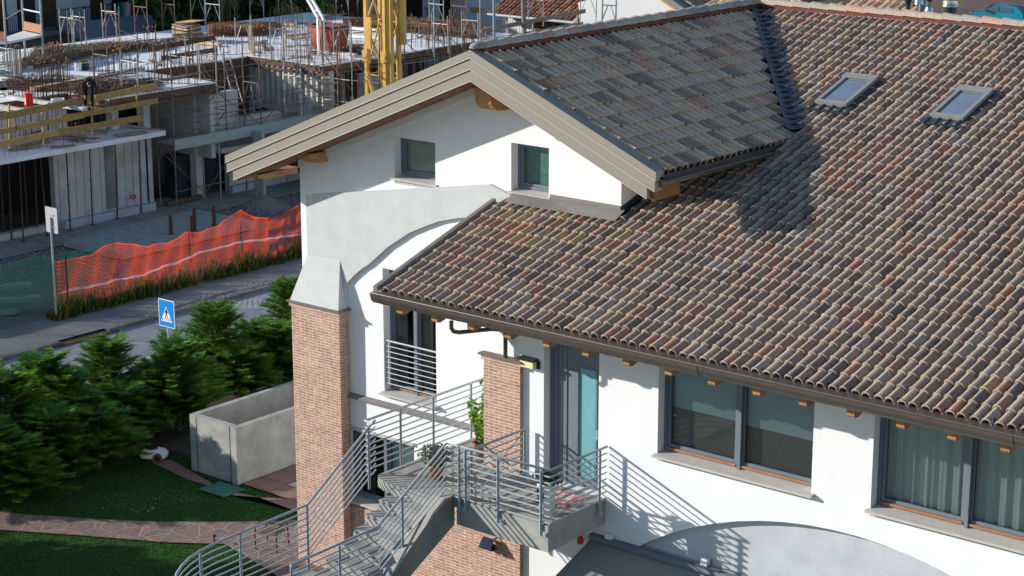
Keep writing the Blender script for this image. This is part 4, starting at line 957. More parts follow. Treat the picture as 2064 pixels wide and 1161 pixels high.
# stack of hollow slabs behind the net
hs2 = thing('slab_stack', 'pale concrete slatted floor panels lying behind the orange net', 'concrete panels', (-60, 51, .06))
for i in range(9):
    mb = MB(); y = 46.0+i*.78; mb.plate([rect(-61.9, -58.4, y+1.6, y+2.34)] + [rect(-61.7+q*.85, -61.05+q*.85, y+1.9, y+1.97) for q in range(4)], XY, .12, .42); mb.build('panel', mat('precast%d' % 0, (.36, .38, .35), .9, .1, 3, .4) if i == 0 else bpy.data.materials['precast0'], hs2)
bpy.data.materials['precast0'].name = 'precast_concrete'
M['precast'] = bpy.data.materials['precast_concrete']; M['rust'] = mat('rusty_steel', (.12, .05, .035), .75, .3, 12)
for (px_, py_, h) in ((345, 472, .75), (388, 478, .85), (393, 465, .9), (432, 455, .8)):
    p = at(px_, py_, Z=.42); mb = MB(); mb.box(p.x-.05, p.x+.05, p.y-.05, p.y+.05, .43, .43+h); mb.box(p.x-.09, p.x+.09, p.y-.09, p.y+.09, .43, .445); tag(mb.build('steel_stake', M['rust'], None), {345: 'leftmost rusty stake on the concrete panels', 388: 'thick rusty stake nearest the orange net', 393: 'rusty stake behind the thickest stake', 432: 'rightmost rusty stake on the concrete panels'}[px_], 'stake', 'rusty stakes on the concrete panels')
# boards behind the green cloth
for i, (a, b) in enumerate((((-57.5, 37.5), (-55.2, 40.3)), ((-57, 36.3), (-55.0, 38.9)), ((-56.6, 39), (-55, 41.2)), ((-57.9, 38.6), (-56.3, 41.8)))):
    mb = MB(); mb.beam((*a, .2+.16*i), (*b, .2+.16*i), .45, .12); tag(mb.build('concrete_plank', M['precast'], None), ['lowest pale plank lying behind the green fence', 'second pale plank crossing behind the green fence', 'third pale plank behind the corner of green and orange fence', 'topmost pale plank of the heap behind the green fence'][i], 'plank', 'planks behind the green fence')

# ================================================================== BUILDING UNDER CONSTRUCTION
M['deck'] = mat('fresh_concrete_deck', (.78, .79, .79), .85, .14, .5, .3, 30, dirt=.35)
M['form'] = mat('formwork_timber', (.15, .085, .055), .85, .35, 3, tint=.25)
M['void'] = mat('unlit_interior', (.035, .04, .05), .95, .3, 2)
M['rawwall'] = mat('raw_concrete_wall', (.52, .52, .49), .9, .16, 1.6, .5, 40, dirt=.5)
M['boardyel'] = mat('yellow_brown_board', (.40, .25, .09), .8, .22, 5, tint=.2)
M['boardgrey'] = mat('weathered_board', (.25, .20, .15), .85, .25, 5, tint=.25)
M['scaf'] = mat('scaffold_steel', (.36, .36, .36), .55, .25, 4, metal=.3); M['scafr'] = mat('rusty_scaffold_steel', (.20, .13, .10), .75, .35, 6)
M['rebar'] = mat('rebar', (.16, .085, .055), .8, .3, 8); M['cap'] = mat('orange_cap', (.70, .26, .12), .6, .2, 20)
ub = thing('unfinished_building', 'raw concrete building under construction with bare decks and starter bars', 'building', (-70, 60, 0))
DZ = 5.3
deck = [(-66.2, 30), (-66.2, 51.5), (-63.5, 51.5), (-63.5, 57.4), (-68.4, 57.4), (-68.4, 63.8), (-63.5, 63.8), (-63.5, 77.7), (-78.4, 77.7), (-78.4, 57), (-86, 57), (-86, 30)]
mb = MB(); mb.plate([deck, rect(-70.8, -68.6, 50.0, 53.2), rect(-69.5, -67.2, 45.6, 48.6)], XY, DZ-.28, DZ); mb.build('deck', M['deck'], ub)
mb = MB()
for a, b in zip(deck, deck[1:]+deck[:1]):
    a, b = Vector((*a, 0)), Vector((*b, 0)); d = (b-a).normalized(); nrm = Vector((d.y, -d.x, 0))
    L_ = (b-a).length; k = 0.
    while k < L_-.1:
        l = min(rnd(1.5, 3.5), L_-k); mb.ct = random.random(); p = a+d*k; q = a+d*(k+l-.03); zc = DZ-.17+rnd(-.03, .03)
        mb.beam(p+nrm*.03+Vector((0, 0, zc)), q+nrm*.03+Vector((0, 0, zc)), .04, .26); k += l
    mb.beam(a+nrm*.05+Vector((0, 0, DZ-.42)), b+nrm*.05+Vector((0, 0, DZ-.42)), .1, .10)
mb.build('formwork_edge', M['form'], ub)
# raised strips and kerbs on the deck
mb = MB()
for _ in range(12):
    x = rnd(-84, -66); y = rnd(46, 76)
    if -69.5 < x < -63 and 56 < y < 65 or (x < -77.5 and y > 56): continue
    l = rnd(1.5, 5); 
    mb = MB()
    if random.random() < .5: mb.box(x, x+l, y, y+.25, DZ+.002, DZ+.12+rnd(0, .1))
    else: mb.box(x, x+.25, y, y+l, DZ+.002, DZ+.12+rnd(0, .1))
    mb.build('upstand', M['rawwall'], ub)
# lower front: terrace and walls
mb = MB(); mb.box(-66.2, -62.9, 36, 53.9, 3.55, 3.75); mb.build('terrace_slab', M['deck'], ub)
mb = MB(); mb.plate([rect(36, 54.3, 0, 3.54), rect(45.7, 49.4, .35, 3.2)], YZ, -64.9, -64.6)
mb.plate([rect(58.9, 62.2, 0, 3.3)], YZ, -64.9, -64.6); mb.plate([rect(57.4, 59.6, 2.3, 4.6)], YZ, -64.9, -64.62)
mb.plate([rect(62.2, 90, 0, 2.9)], YZ, -66.9, -66.6)
mb.build('front_wall', M['rawwall'], ub)
mb = MB(); mb.box(-64.75, -64.3, 49.6, 54.4, 0, .42); ins = mat('pale_blue_insulation', (.42, .47, .52), .9, .1, 3); mb.build('insulation_strip', ins, ub); mb = MB(); mb.box(-64.75, -64.3, 58.8, 63, 0, .4); mb.build('insulation_strip', ins, ub)
mb = MB()
for k in range(11):
    y = 49.6+k*.43; mb.box(-64.598, -64.59, y, y+.012, .4, 3.5)
mb.build('wall_joints', M['form'], ub)
mb = MB(); mb.box(-64.595, -64.54, 52, 52.5, .5, 3.5); mb.build('stain_board', M['concdark'], ub)
# walls on the sunlit side, corrugated shuttering
mb = MB(); mb.box(-68.4, -63.3, 64.0, 64.3, 2.9, 5.0); mb.box(-63.4, -57.0, 65.9, 66.2, 0, 4.7); mb.box(-57.0, -56.7, 66.3, 80, 0, 3.6); mb.box(-68.7, -68.45, 57.4, 64.2, 0, 5.0); mb.box(-68.4, -63.7, 57.1, 57.35, 2.0, 5.0); mb.build('side_wall', M['rawwall'], ub)
mb = MB()
for k in range(14): mb.box(-68.3+k*.36, -68.18+k*.36, 63.8, 63.99, 3.3, 5.05)
mb.build('shuttering_ribs', M['rawwall'], ub)
mb = MB()
for k in range(26): mb.ct = random.random(); mb.box(-68.44, -68.36, 57.6+k*.24, 57.75+k*.24, 2.4, 5.0)
mb.build('shuttering_boards', M['form'], ub); mb = MB()
for k in range(24): mb.ct = random.random(); mb.box(-63.62, -63.55, 64.9+k*.5, 65.05+k*.5, 2.4, 5.0)
mb.build('shuttering_boards', M['form'], ub)
mb = MB(); mb.box(-67.5, -63.4, 57.4, 63.7, 2.2, 2.4); mb.box(-66.5, -58.5, 61.0, 64.2, 2.0, 2.18); mb.box(-66, -57, 64.7, 68, 2.3, 2.45); mb.build('lower_deck', M['precast'], ub)
mb = MB(); mb.box(-86, -69.2, 36, 57, 0, 4.9); mb.box(-78, -69.2, 57, 77, 0, 4.9); mb.box(-68, -66.4, 40, 45.6, 0, 5.0); mb.box(-66.0, -65.2, 56.4, 64, 0, 2.0); mb.build('inner_walls', M['void'], ub)
mb = MB(); mb.box(-66.3, -66.15, 36, 51.4, 3.755, 5.0); mb.build('parapet_wall', M['deck'], ub)
for y in (52.5, 54.2, 57.0, 66, 70, 74): mb = MB(); mb.box(-65.0, -64.6, y, y+.35, 3.76 if y < 54.0 else 0, 5.0); mb.build('column', M['rawwall'], ub)
# starter bars
def bars(pts, h=(.8, 1.2), caps=.0, z=DZ, r=.013):
    mb = MB(); mc = MB()
    for x, y in pts:
        hh = rnd(*h); mb.tube([(x, y, z), (x+rnd(-.03, .03), y+rnd(-.03, .03), z+hh)], r, 4)
        if random.random() < caps: mc.tube([(x, y, z+hh-.03), (x, y, z+hh+.04)], .02, 6)
    o = mb.build('starter_bars', M['rebar'], ub)
    if mc.v: mc.build('safety_caps', M['cap'], o)
def line(p, q, n, j=.03): return [(p[0]+(q[0]-p[0])*k/(n-1)+rnd(-j, j), p[1]+(q[1]-p[1])*k/(n-1)+rnd(-j, j)) for k in range(n)]
D_ = lambda x, y, z=DZ: tuple(at(x, y, Z=z))[:2]
for p, q, n, h, c in [((70, 205), (140, 200), 26, (1.5, 1.7), .5), ((20, 195), (75, 210), 18, (.6, 1.), .2), ((60, 200), (135, 190), 22, (1.0, 1.2), .2), ((100, 165), (130, 160), 12, (1.5, 1.6), .9), ((25, 160), (45, 162), 9, (1.4, 1.5), .9), ((100, 145), (125, 141), 10, (1.2, 1.3), 1), ((228, 150), (265, 143), 16, (1.0, 1.1), .8), ((150, 195), (235, 185), 26, (.4, .8), .5),
    ((290, 165), (400, 172), 34, (.6, .9), 0), ((290, 90), (320, 84), 12, (.7, .9), .8), ((515, 115), (635, 132), 30, (.5, .8), .1), ((545, 62), (610, 58), 22, (1.0, 1.3), 0), ((560, 40), (610, 62), 12, (1., 1.2), 0), ((620, 118), (700, 125), 22, (.6, .8), .6), ((735, 40), (830, 52), 26, (.6, .9), .1), ((840, 60), (950, 75), 34, (.5, .8), 0), ((700, 100), (790, 100), 24, (.4, .7), 0), ((840, 95), (950, 100), 34, (.5, .9), 0), ((400, 120), (510, 100), 26, (.3, .6), 0), ((660, 30), (690, 32), 8, (.5, .6), .8), ((440, 55), (480, 48), 12, (1.6, 1.9), .6), ((1000, 60), (1150, 70), 26, (.4, .7), 0), ((505, 100), (540, 110), 9, (1., 1.4), .3), ((190, 120), (250, 110), 14, (.5, .8), .4), ((300, 130), (420, 110), 30, (.5, .9), .1), ((180, 160), (280, 150), 26, (.6, 1.1), .3), ((350, 150), (420, 160), 22, (.8, 1.2), .1), ((0, 130), (60, 140), 20, (.6, 1.), .2), ((520, 90), (700, 80), 34, (.5, 1.), .1), ((560, 100), (660, 110), 26, (.7, 1.1), .1), ((860, 85), (960, 95), 34, (.6, 1.1), .1), ((430, 90), (520, 84), 20, (.7, 1.1), .1), ((620, 45), (720, 60), 20, (.6, .9), .2)]:
    bars(line(D_(*p), D_(*q), n, .12), h, c)
for p, q, n in (((-65.6, 40), (-65.6, 51), 60), ((-63.6, 41), (-63.4, 50), 26), ((-65, 44), (-64.2, 52), 30)): bars(line(p, q, n, .15), (.7, 1.7), .1, 3.75)
mb = MB()
for k in range(26): x, y = rnd(-65.8, -63.3), rnd(42, 53); a = rnd(0, 3); l = rnd(.4, 1.6); mb.ct = random.random(); mb.beam((x, y, 3.80+rnd(0, .15)), (x+math.cos(a)*l, y+math.sin(a)*l, 3.82+rnd(0, .15)), rnd(.08, .25), .04)
tag(mb.build('terrace_boards', M['boardgrey'], None), 'grey boards scattered on the near terrace', None, None, 'stuff')
mb = MB()
for k in range(70): x, y = rnd(-77, -65), rnd(46, 76); a = rnd(0, 3); l = rnd(.4, 2.4); mb.ct = random.random(); (mb.beam((x, y, DZ+.05), (x+math.cos(a)*l, y+math.sin(a)*l, DZ+.05+rnd(0, .1)), rnd(.08, .3), .05) if not (x > -68.6 and 57 < y < 64.2) and not (x > -66.4 and y < 51.7) else None)
tag(mb.build('loose_boards', M['boardgrey'], None), 'grey boards scattered over the deck', None, None, 'stuff')
# rebar cages and meshes lying on the deck (uncountable)
def tangle(name, corners, n, zt, m, lb, L_=(.6, 2.2), tiers=.25):
    mb = MB(); P = [Vector((*D_(*c), DZ)) for c in corners]
    for _ in range(n):
        u_, v_ = random.random(), random.random(); c = P[0].lerp(P[1], u_).lerp(P[3].lerp(P[2], u_), v_)
        d = (P[1]-P[0]).normalized() if random.random() < .6 else (P[3]-P[0]).normalized(); d = (d+Vector((rnd(-.15, .15), rnd(-.15, .15), 0))).normalized(); l = rnd(*L_)
        z = rnd(.02, zt); mb.tube([c+Vector((0, 0, z)), c+d*l+Vector((0, 0, z+rnd(-.03, .03)))], .012, 3, False)
        if random.random() < tiers: mb.tube([c, c+Vector((0, 0, zt*1.1))], .01, 3, False)
    tag(mb.build(name, m, None), lb, None, None, 'stuff')
tangle('rebar_mats', [(20, 150), (170, 118), (330, 96), (70, 108)], 2600, .35, mat('pale_rebar', (.26, .19, .12), .8, .4, 4), 'tangle of steel mats on the far deck at left', (.5, 1.6))
tangle('rebar_rows', [(420, 75), (530, 72), (535, 62), (420, 62)], 900, .45, mat('red_brown_rebar', (.27, .12, .06), .8, .3, 4), 'red brown steel mesh rolls on the deck', (.5, 1.2), .6)
tangle('rebar_cages', [(735, 60), (960, 80), (960, 60), (735, 45)], 1500, .45, M['rebar'], 'brown reinforcement cages along the rear deck edge', (.4, 1.4), .8)
tangle('rebar_on_slab', [(10, 185), (150, 185), (140, 168), (10, 165)], 500, .12, M['rebar'], 'dark steel bars lying on the near deck', (.8, 2.5), 0)
tangle('rebar_grid', [(190, 170), (290, 185), (300, 172), (200, 155)], 420, .1, mat('light_wire', (.33, .30, .27), .7), 'wire grid sheets on the near deck', (.6, 1.6), 0)
tangle('rebar_beams', [(690, 62), (760, 62), (765, 48), (690, 45)], 420, .3, M['rebar'], 'steel bars beside the red skip', (.6, 1.6), .5)
tangle('site_litter', [(640, 108), (720, 112), (720, 95), (640, 95)], 300, .2, M['rebar'], 'loose steel and timber at the deck corner', (.3, 1.), .3)
tangle('rebar_edge', [(140, 205), (300, 185), (300, 170), (140, 180)], 500, .3, M['rebar'], 'steel bars bundled along the near deck edge', (.5, 1.2), .7)
# terrace guard rail in boards
gr = thing('timber_guard_rail', 'yellow brown board guard rail along the edge of the near terrace', 'guard rail', (-62.9, 46, 3.75))
XR = -62.88
def board(nm, a, b, m, par, wd=.045, ht=.2, X=None, tintv=None):
    mb = MB(); mb.ct = random.random() if tintv is None else tintv; mb.beam(a, b, wd, ht); return mb.build(nm, m, par)
for (a, b, ht) in (((-20, 240), (180, 199), .26), ((150, 207), (318, 172), .26), ((-20, 270), (170, 232), .22), ((120, 239), (318, 203), .22), ((-20, 296), (140, 262), .26), ((120, 267), (288, 237), .26)):
    board('board', at(*a, X=XR+rnd(-.02, .03)), at(*b, X=XR+rnd(-.02, .03)), M['boardyel'], gr, .04, ht)
for a, b in (((88, 292), (84, 212)), ((186, 274), (184, 190)), ((279, 250), (274, 172)), ((20, 300), (18, 210))): board('post', at(*a, X=XR-.05), at(*b, X=XR-.05), M['boardyel'], gr, .06, .06)
board('upright_plank', at(28, 262, X=XR-.12), at(26, 222, X=XR-.12), M['form'], gr, .04, .3)
# boards on the deck edge behind the ladder and other guard boards
for nm, lst in (('long brown guard board on the middle deck edge', [((297, 100), (435, 75)), ((325, 118), (437, 100))]), ('grey brown guard boards along the deck behind the roof ridge', [((970, 62), (1180, 22)), ((970, 85), (1175, 48))])):
    X = -68.3 if 'middle' in nm else -63.4
    T = thing('guard_boards', nm, 'guard rail', tuple(at(*lst[0][0], X=X)))
    for a, b in lst: board('board', at(*a, X=X), at(*b, X=X), M['form'] if 'middle' in nm else M['boardgrey'], T, .04, .22)
    a, b = lst[-1]
    for t in (.05, .5, .95):
        p = at(*a, X=X).lerp(at(*b, X=X), t); board('post', p+Vector((-.05, 0, -.5)), p+Vector((-.05, 0, .7)), M['boardgrey'], T, .08, .08)
board('x', at(1057, 83, X=-63.2), at(1053, -40, X=-63.2), M['boardgrey'], None, .22, .12).name = 'timber_post'
tag(bpy.data.objects['timber_post'], 'tall pale timber post by the guard boards above the ridge', 'post')
mb = MB(); a = at(996, 90, X=-62.5); mb.tube([a+Vector((0, 0, -3)), a+Vector((0, 0, 4))], .07, 10); tag(mb.build('steel_post', mat('blue_grey_pole', (.24, .33, .38), .5), None), 'blue grey steel pole rising behind the roof ridge', 'pole')
# ---- scaffolding along the front
sc = thing('scaffolding', 'two tier steel scaffolding with plank walkway in front of the unfinished building', 'scaffolding', (-63.6, 59, .1))
ys = [54.6, 57.1, 59.6, 62.1, 64.6]
for i, y in enumerate(ys):
    mb = MB()
    for x in (-64.25, -63.2):
        mb.tube([(x, y, .1), (x, y, 7.0+rnd(-.2, .3))], .028, 8)
        for z in [.7+.5*k for k in range(12)]: mb.tube([(x, y, z), (x, y, z+.05)], .045, 6)
    for z in (2.9, 5.0): 
        mb.tube([(-64.25, y, z), (-63.2, y, z)], .025, 6); mb.tube([(-64.25, y, z-.75), (-63.9, y, z-.05)], .02, 6); mb.tube([(-63.2, y, z-.75), (-63.55, y, z-.05)], .02, 6)
    mb.build('frame', M['scaf'] if i % 2 else M['scafr'], sc)
for i in range(4):
    y0, y1 = ys[i], ys[i+1]
    mb = MB(); mb.box(-64.2, -63.75, y0+.03, y1-.03, 3.0, 3.06); mb.box(-63.7, -63.25, y0+.03, y1-.03, 3.0, 3.06); mb.build('plank', M['precast'], sc)
    mb = MB(); mb.box(-63.20, -63.165, y0, y1, 2.78, 3.22); mb.build('toe_board', mat('zinc_toe_board', (.30, .37, .36), .5, .1, 4) if i == 0 else bpy.data.materials['zinc_toe_board'], sc)
    mb = MB()
    for z in (1.0, 3.5, 4.0, 4.5, 5.4, 5.9): mb.tube([(-63.17, y0-.1, z), (-63.17, y1+.1, z+rnd(-.04, .04))], .018, 6)
    for z in (3.55, 4.05): mb.tube([(-64.28, y0-.1, z), (-64.28, y1+.1, z)], .018, 6)
    mb.build('rail', M['scafr'], sc)
    mb = MB(); mb.tube([(-64.2, y0, .4) if i % 2 else (-64.2, y1, .4), (-64.2, y1, 2.7) if i % 2 else (-64.2, y0, 2.7)], .018, 6); mb.tube([(-63.2, y1, 3.2) if i % 2 else (-63.2, y0, 3.2), (-63.2, y0, 4.9) if i % 2 else (-63.2, y1, 4.9)], .018, 6); mb.build('brace', M['scafr'], sc)
# plank bridges and stacked formwork on the decks
for i, (x, y, l, r_, lb) in enumerate(((560, 52, 2.2, 10, 'pale plank lying across the far deck'), (600, 75, 1.6, 80, 'pale plank beside the red skip'), (720, 62, 2.6, 5, 'long white beam between the red skip and the crane'), (725, 78, 2.6, 5, 'second white beam between the red skip and the crane'), (120, 175, 3.2, 8, 'long orange brown batten on the near deck'), (270, 92, 2.0, 12, 'pale boards heap at the end of the rebar mats'), (420, 92, 1.6, 4, 'pale plank pile near the ladder top'))):
    p = at(x, y, Z=DZ); mb = MB(); a = R(90+r_ if l > 3 else r_); d = Vector((math.cos(a), math.sin(a), 0))*l/2; c = Vector((p.x, p.y, DZ+.12)); mb.ct = random.random(); mb.beam(c-d, c+d, .28, .14); tag(mb.build('site_plank', M['whitep'] if 'white' in lb else M['woodlight'], None), lb, 'plank', 'planks lying on the decks')
# second scaffold against the notch and the sunlit wall
for nm, lb, pts, zt in (('scaffolding', 'rusty scaffolding inside the notch of the deck below the ladder', [(-67.6, 58.2), (-65.6, 58.2), (-63.9, 58.2), (-67.6, 59.3), (-65.6, 59.3)], 6.6), ('scaffolding', 'grey scaffolding standing before the sunlit wall left of the crane', [(-62.9, 63.2), (-61.2, 63.3), (-59.6, 63.4), (-62.9, 62.3), (-61.2, 62.4), (-64.6, 63.3)], 7.2), ('scaffolding', 'grey scaffolding at the deck edge right of the crane', [(-62.8, 68.5), (-62.8, 70.6), (-62.8, 72.8), (-62.8, 75.0), (-61.8, 70.6), (-61.8, 72.8)], 7.4)):
    T = thing(nm, lb, 'scaffolding', (pts[0][0], pts[0][1], .1))
    for i, p in enumerate(pts):
        mb = MB(); mb.tube([(*p, .1), (*p, zt+rnd(-.4, .3))], .03, 8); mb.build('upright', M['scaf'] if i % 2 else M['scafr'], T)
    for i in range(len(pts)-1):
        a, b = pts[i], pts[i+1]
        if abs(a[0]-b[0])+abs(a[1]-b[1]) > 2.6: continue
        for z in (2.2, 2.9, 3.9, 4.9, 6.0): mb = MB(); mb.tube([(*a, z), (*b, z+rnd(-.05, .05))], .02, 6); mb.build('rail', M['scafr'] if i % 2 else M['scaf'], T)
        mb = MB(); mb.tube([(*a, 2.2), (*b, 3.9)], .02, 6); mb.build('brace', M['scafr'], T)
        mb = MB(); mb.tube([(*a, 6.0), (*b, 4.4)], .02, 6); mb.build('brace', M['scafr'], T)
# hanging cables over the site
for i, (a, b, sag, lb) in enumerate((((0, 150), (300, 128), .5, 'thin dark cable hanging across the near deck'), ((0, 165), (120, 128), .4, 'thin dark cable hanging at the left edge of the deck'), ((240, 60), (520, 105), .5, 'thin cable sagging across the middle deck'))):
    p, q = at(*a, Z=DZ+1.2), at(*b, Z=DZ+1.2); mb = MB(); mb.tube([p.lerp(q, t/12)-Vector((0, 0, sag*4*(t/12)*(1-t/12))) for t in range(13)], .015, 5); tag(mb.build('cable', M['black'], None), lb, 'cable')
for i, (x, y, lb) in enumerate(((506, 72, 'upright grey board standing on the deck right of the mesh rolls'), (512, 84, 'narrow upright board in front of the grey standing board'))):
    p = at(x, y+28, Z=DZ); mb = MB(); mb.box(p.x-.16/(i+1), p.x+.16/(i+1), p.y-.02, p.y+.02, DZ, DZ+1.15-.3*i); tag(mb.build('standing_board', M['boardgrey'], None), lb, 'board')
# ---- steel props
pr_ = thing('steel_prop', 'x', 'steel prop')
mb = MB(); mb.cyl((0, 0, .01), .034, 1.9, 8); mb.box(-.09, .09, -.09, .09, 0, .012); mb.tube([(.08*math.cos(a), .08*math.sin(a), 1.9) for a in [i*6.2832/10 for i in range(11)]], .008, 4, False); mb.build('outer_tube', M['rust'], pr_, local=True)
mb = MB(); mb.cyl((0, 0, 1.9), .026, 1.55, 8); mb.box(-.08, .08, -.08, .08, 3.44, 3.455); mb.build('inner_tube', M['rust'], pr_, local=True)
pp = [(9, 476), (24, 482), (47, 487), (56, 465), (75, 470), (95, 475), (142, 465), (148, 443), (165, 448), (187, 453), (197, 434), (214, 435), (237, 441), (246, 421), (265, 425), (285, 430)]
nmz = ['at the left edge of the frame', 'standing furthest forward at the left edge', 'third from the left in the front row', 'thin one behind the third front prop', 'in the middle of the dark doorway', 'with its foot on the slab edge below the doorway', 'at the right jamb of the dark doorway', 'half hidden behind the right jamb prop', 'just right of the dark doorway', 'in front of the first wall boards', 'leaning behind the wall board props', 'before the dark wall stain', 'just right of the dark wall stain', 'slim one at the wall behind the stain prop', 'beside the small red hose at the wall', 'rightmost before the scaffolding']
for i, (x, y) in enumerate(pp):
    p = at(x, y, Z=.1); o = pr_ if i == 0 else dup(pr_, (0, 0, 0))
    o.location = (p.x, p.y, .1); o.rotation_euler = (R(rnd(-2.5, 2.5)), R(rnd(-1, 1)), rnd(0, 3)); o['label'] = 'rusty steel prop '+nmz[i]; o['group'] = 'steel props under the terrace slab'
# ---- loose scaffold frames on the deck
fr_ = thing('scaffold_trestle', 'x', 'scaffold frame')
def frame_parts(root, m):
    for x in (-.5, .5): mb = MB(); mb.cyl((x, 0, 0), .026, 1.75, 8); mb.build('upright', m, root, local=True)
    mb = MB(); mb.tube([(-.5, 0, 1.35), (.5, 0, 1.35)], .026, 6); mb.build('transom', m, root, local=True)
    mb = MB()
    for s_ in (-1, 1): mb.tube([(s_*.5, 0, .55), (s_*.18, 0, 1.2), (s_*.12, 0, 1.34)], .02, 6)
    mb.build('brace', m, root, local=True)
frame_parts(fr_, M['scaf']); fr2 = thing('scaffold_trestle', 'x', 'scaffold frame'); frame_parts(fr2, M['scafr'])
# centre px of base, rot, height scale, label
FR = [((137, 92), 0, 0, 'pair of pale scaffold frames left of the flag, front one'), ((152, 96), 0, 1, 'scaffold frame overlapping the pale frames left of the flag'), ((160, 90), 0, 0, 'scaffold frame behind the pale frames left of the flag'),
 ((222, 78), 0, 0, 'scaffold frame right below the green of the flag'), ((228, 82), 0, 1, 'rusty scaffold frame just under the flag'), ((286, 68), 0, 1, 'scaffold frame right of the red of the flag'), ((341, 62), 0, 1, 'scaffold frame left of the timber stack'), ((400, 50), 0, 0, 'scaffold frame with pale transom behind the timber stack'), ((461, 44), 0, 1, 'rusty scaffold frame right of the timber stack'), ((518, 36), 0, 0, 'scaffold frame before the green bush'), ((575, 28), 0, 0, 'scaffold frame at the back corner of the deck'),
 ((690, 30), 0, 0, 'scaffold frame left of the crane behind the deck'), ((297, 142), 90, 1, 'scaffold frame on the notch edge by the white bucket'), ((372, 128), 90, 1, 'scaffold frame left of the aluminium ladder'), ((492, 108), 90, 0, 'scaffold frame right of the aluminium ladder'), ((562, 118), 90, 0, 'scaffold frame above the ribbed shuttering'), ((612, 128), 90, 0, 'scaffold frame at the right of the ribbed shuttering'), ((690, 118), 90, 0, 'scaffold frame between the red skip and the crane'),
 ((846, 104), 0, 1, 'scaffold frame just right of the crane'), ((888, 106), 0, 0, 'scaffold frame midway between crane and roof ridge'), ((948, 98), 0, 0, 'scaffold frame nearest the roof ridge end'), ((262, 190), 0, 0, 'scaffold frame behind the right end of the board guard rail'), ((1080, 52), 0, 0, 'scaffold frame under the red roof'), ((735, 30), 0, 1, 'rusty scaffold frame directly left of the crane'), ((790, 38), 0, 0, 'scaffold frame seen through the crane lattice'), ((880, 62), 0, 0, 'scaffold frame in front of the brick pier house'), ((925, 66), 0, 1, 'rusty scaffold frame below the pale brick pier'), ((205, 175), 0, 1, 'rusty scaffold frame behind the bending worker'), ((430, 62), 0, 0, 'scaffold frame over the red brown mesh rolls'), ((640, 20), 0, 1, 'rusty scaffold frame at the far deck corner'), ((1185, 48), 0, 0, 'scaffold frame before the black shutter')]
first = {0: True, 1: True}
for (x, y), rz, k, lb in FR:
    src = (fr_, fr2)[k]; p = at(x, y, Z=DZ)
    if first[k]: o = src; first[k] = False
    else: o = dup(src, (0, 0, 0))
    o.location = (p.x, p.y, DZ); o.rotation_euler = (0, R(rnd(-1.5, 1.5)), R(rz+rnd(-4, 4))); o['label'] = lb; o['group'] = 'scaffold frames on the decks'
# ladders
def ladder(a, b, label, wd=.4, m=None):
    a, b = Vector(a), Vector(b); T = thing('ladder', label, 'ladder', tuple(a)); sd = Vector((0, 1, 0))*wd/2; n = int((b-a).length/.28)
    for q in (-1, 1): mb = MB(); mb.beam(a+sd*q, b+sd*q, .03, .07); mb.build('rail', m or M['scaf'], T)
    mb = MB()
    for k in range(1, n): p = a.lerp(b, k/n); mb.tube([p-sd, p+sd], .016, 6)
    mb.build('rung', m or M['scaf'], T)
ladder(at(492, 245, X=-64.3), at(443, 72, X=-66.6), 'long aluminium ladder leaning against the middle deck', .45)
ladder(at(520, 230, X=-65.0), at(512, 168, X=-65.8), 'short ladder on the lower deck behind the scaffolding', .4)
# crane mast
CXX, CYY = -61.0, at(772, 150, X=-61.0).y
M['craneyel'] = mat('crane_yellow', (.68, .42, .10), .5, .12, 3, dirt=.35)
cr_ = thing('tower_crane', 'yellow lattice mast of a construction crane', 'crane', (CXX, CYY, 0), R(6))
h = .52
mb = MB()
for sx in (-1, 1):
    for sy in (-1, 1): mb.box(sx*h-.07, sx*h+.07, sy*h-.07, sy*h+.07, 0, 22)
mb.build('chord', M['craneyel'], cr_, local=True)
mb = MB(); z = .4; k = 0
while z < 20:
    for sx, sy, ex_, ey_ in ((-1, -1, 1, -1), (1, -1, 1, 1), (1, 1, -1, 1), (-1, 1, -1, -1)):
        mb.tube([(sx*h, sy*h, z), (ex_*h, ey_*h, z)], .028, 6)
        a, b = ((sx, sy), (ex_, ey_)) if k % 2 else ((ex_, ey_), (sx, sy)); mb.tube([(a[0]*h, a[1]*h, z), (b[0]*h, b[1]*h, z+2.3)], .045, 6)
    z += 2.3; k += 1
mb.build('lattice', M['craneyel'], cr_, local=True)
mb = MB()
for sx in (-1, 1):
    for z in (2.2, 5.6, 9.): mb.box(sx*h-.14, sx*h+.14, -h-.14, -h+.14, z, z+.5); mb.tube([(sx*h, -h-.16, z+.25), (sx*h, -h+.16, z+.25)], .12, 10)
mb.build('joint', M['craneyel'], cr_, local=True)
mb = MB(); mb.box(h+.05, h+.30, -.5, -.25, 4.4, 22); mb.box(h+.30, h+.46, -.1, .1, 4.9, 22); mb.box(h+.5, h+.75, -.1, .1, 6.4, 9); mb.box(-.45, -.1, -h-.2, -h-.1, 6.2, 7.6); mb.build('inner_mast', M['craneyel'], cr_, local=True)
mb = MB(); mb.tube([(-h, -h, 5.3), (h, -h, 2.0)], .09, 8); mb.tube([(-h, -h, 3.6), (-.1, -h-.3, 0)], .08, 8); mb.tube([(-h-.35, -h, 2.1), (h*.6, -h, 2.1)], .07, 6); mb.build('strut', M['craneyel'], cr_, local=True)
mb = MB()
for k in range(40): mb.tube([(h+.3, .1, .5+k*.35), (h+.3, .5, .5+k*.35)], .015, 4, False)
mb.build('ladder', M['craneyel'], cr_, local=True)
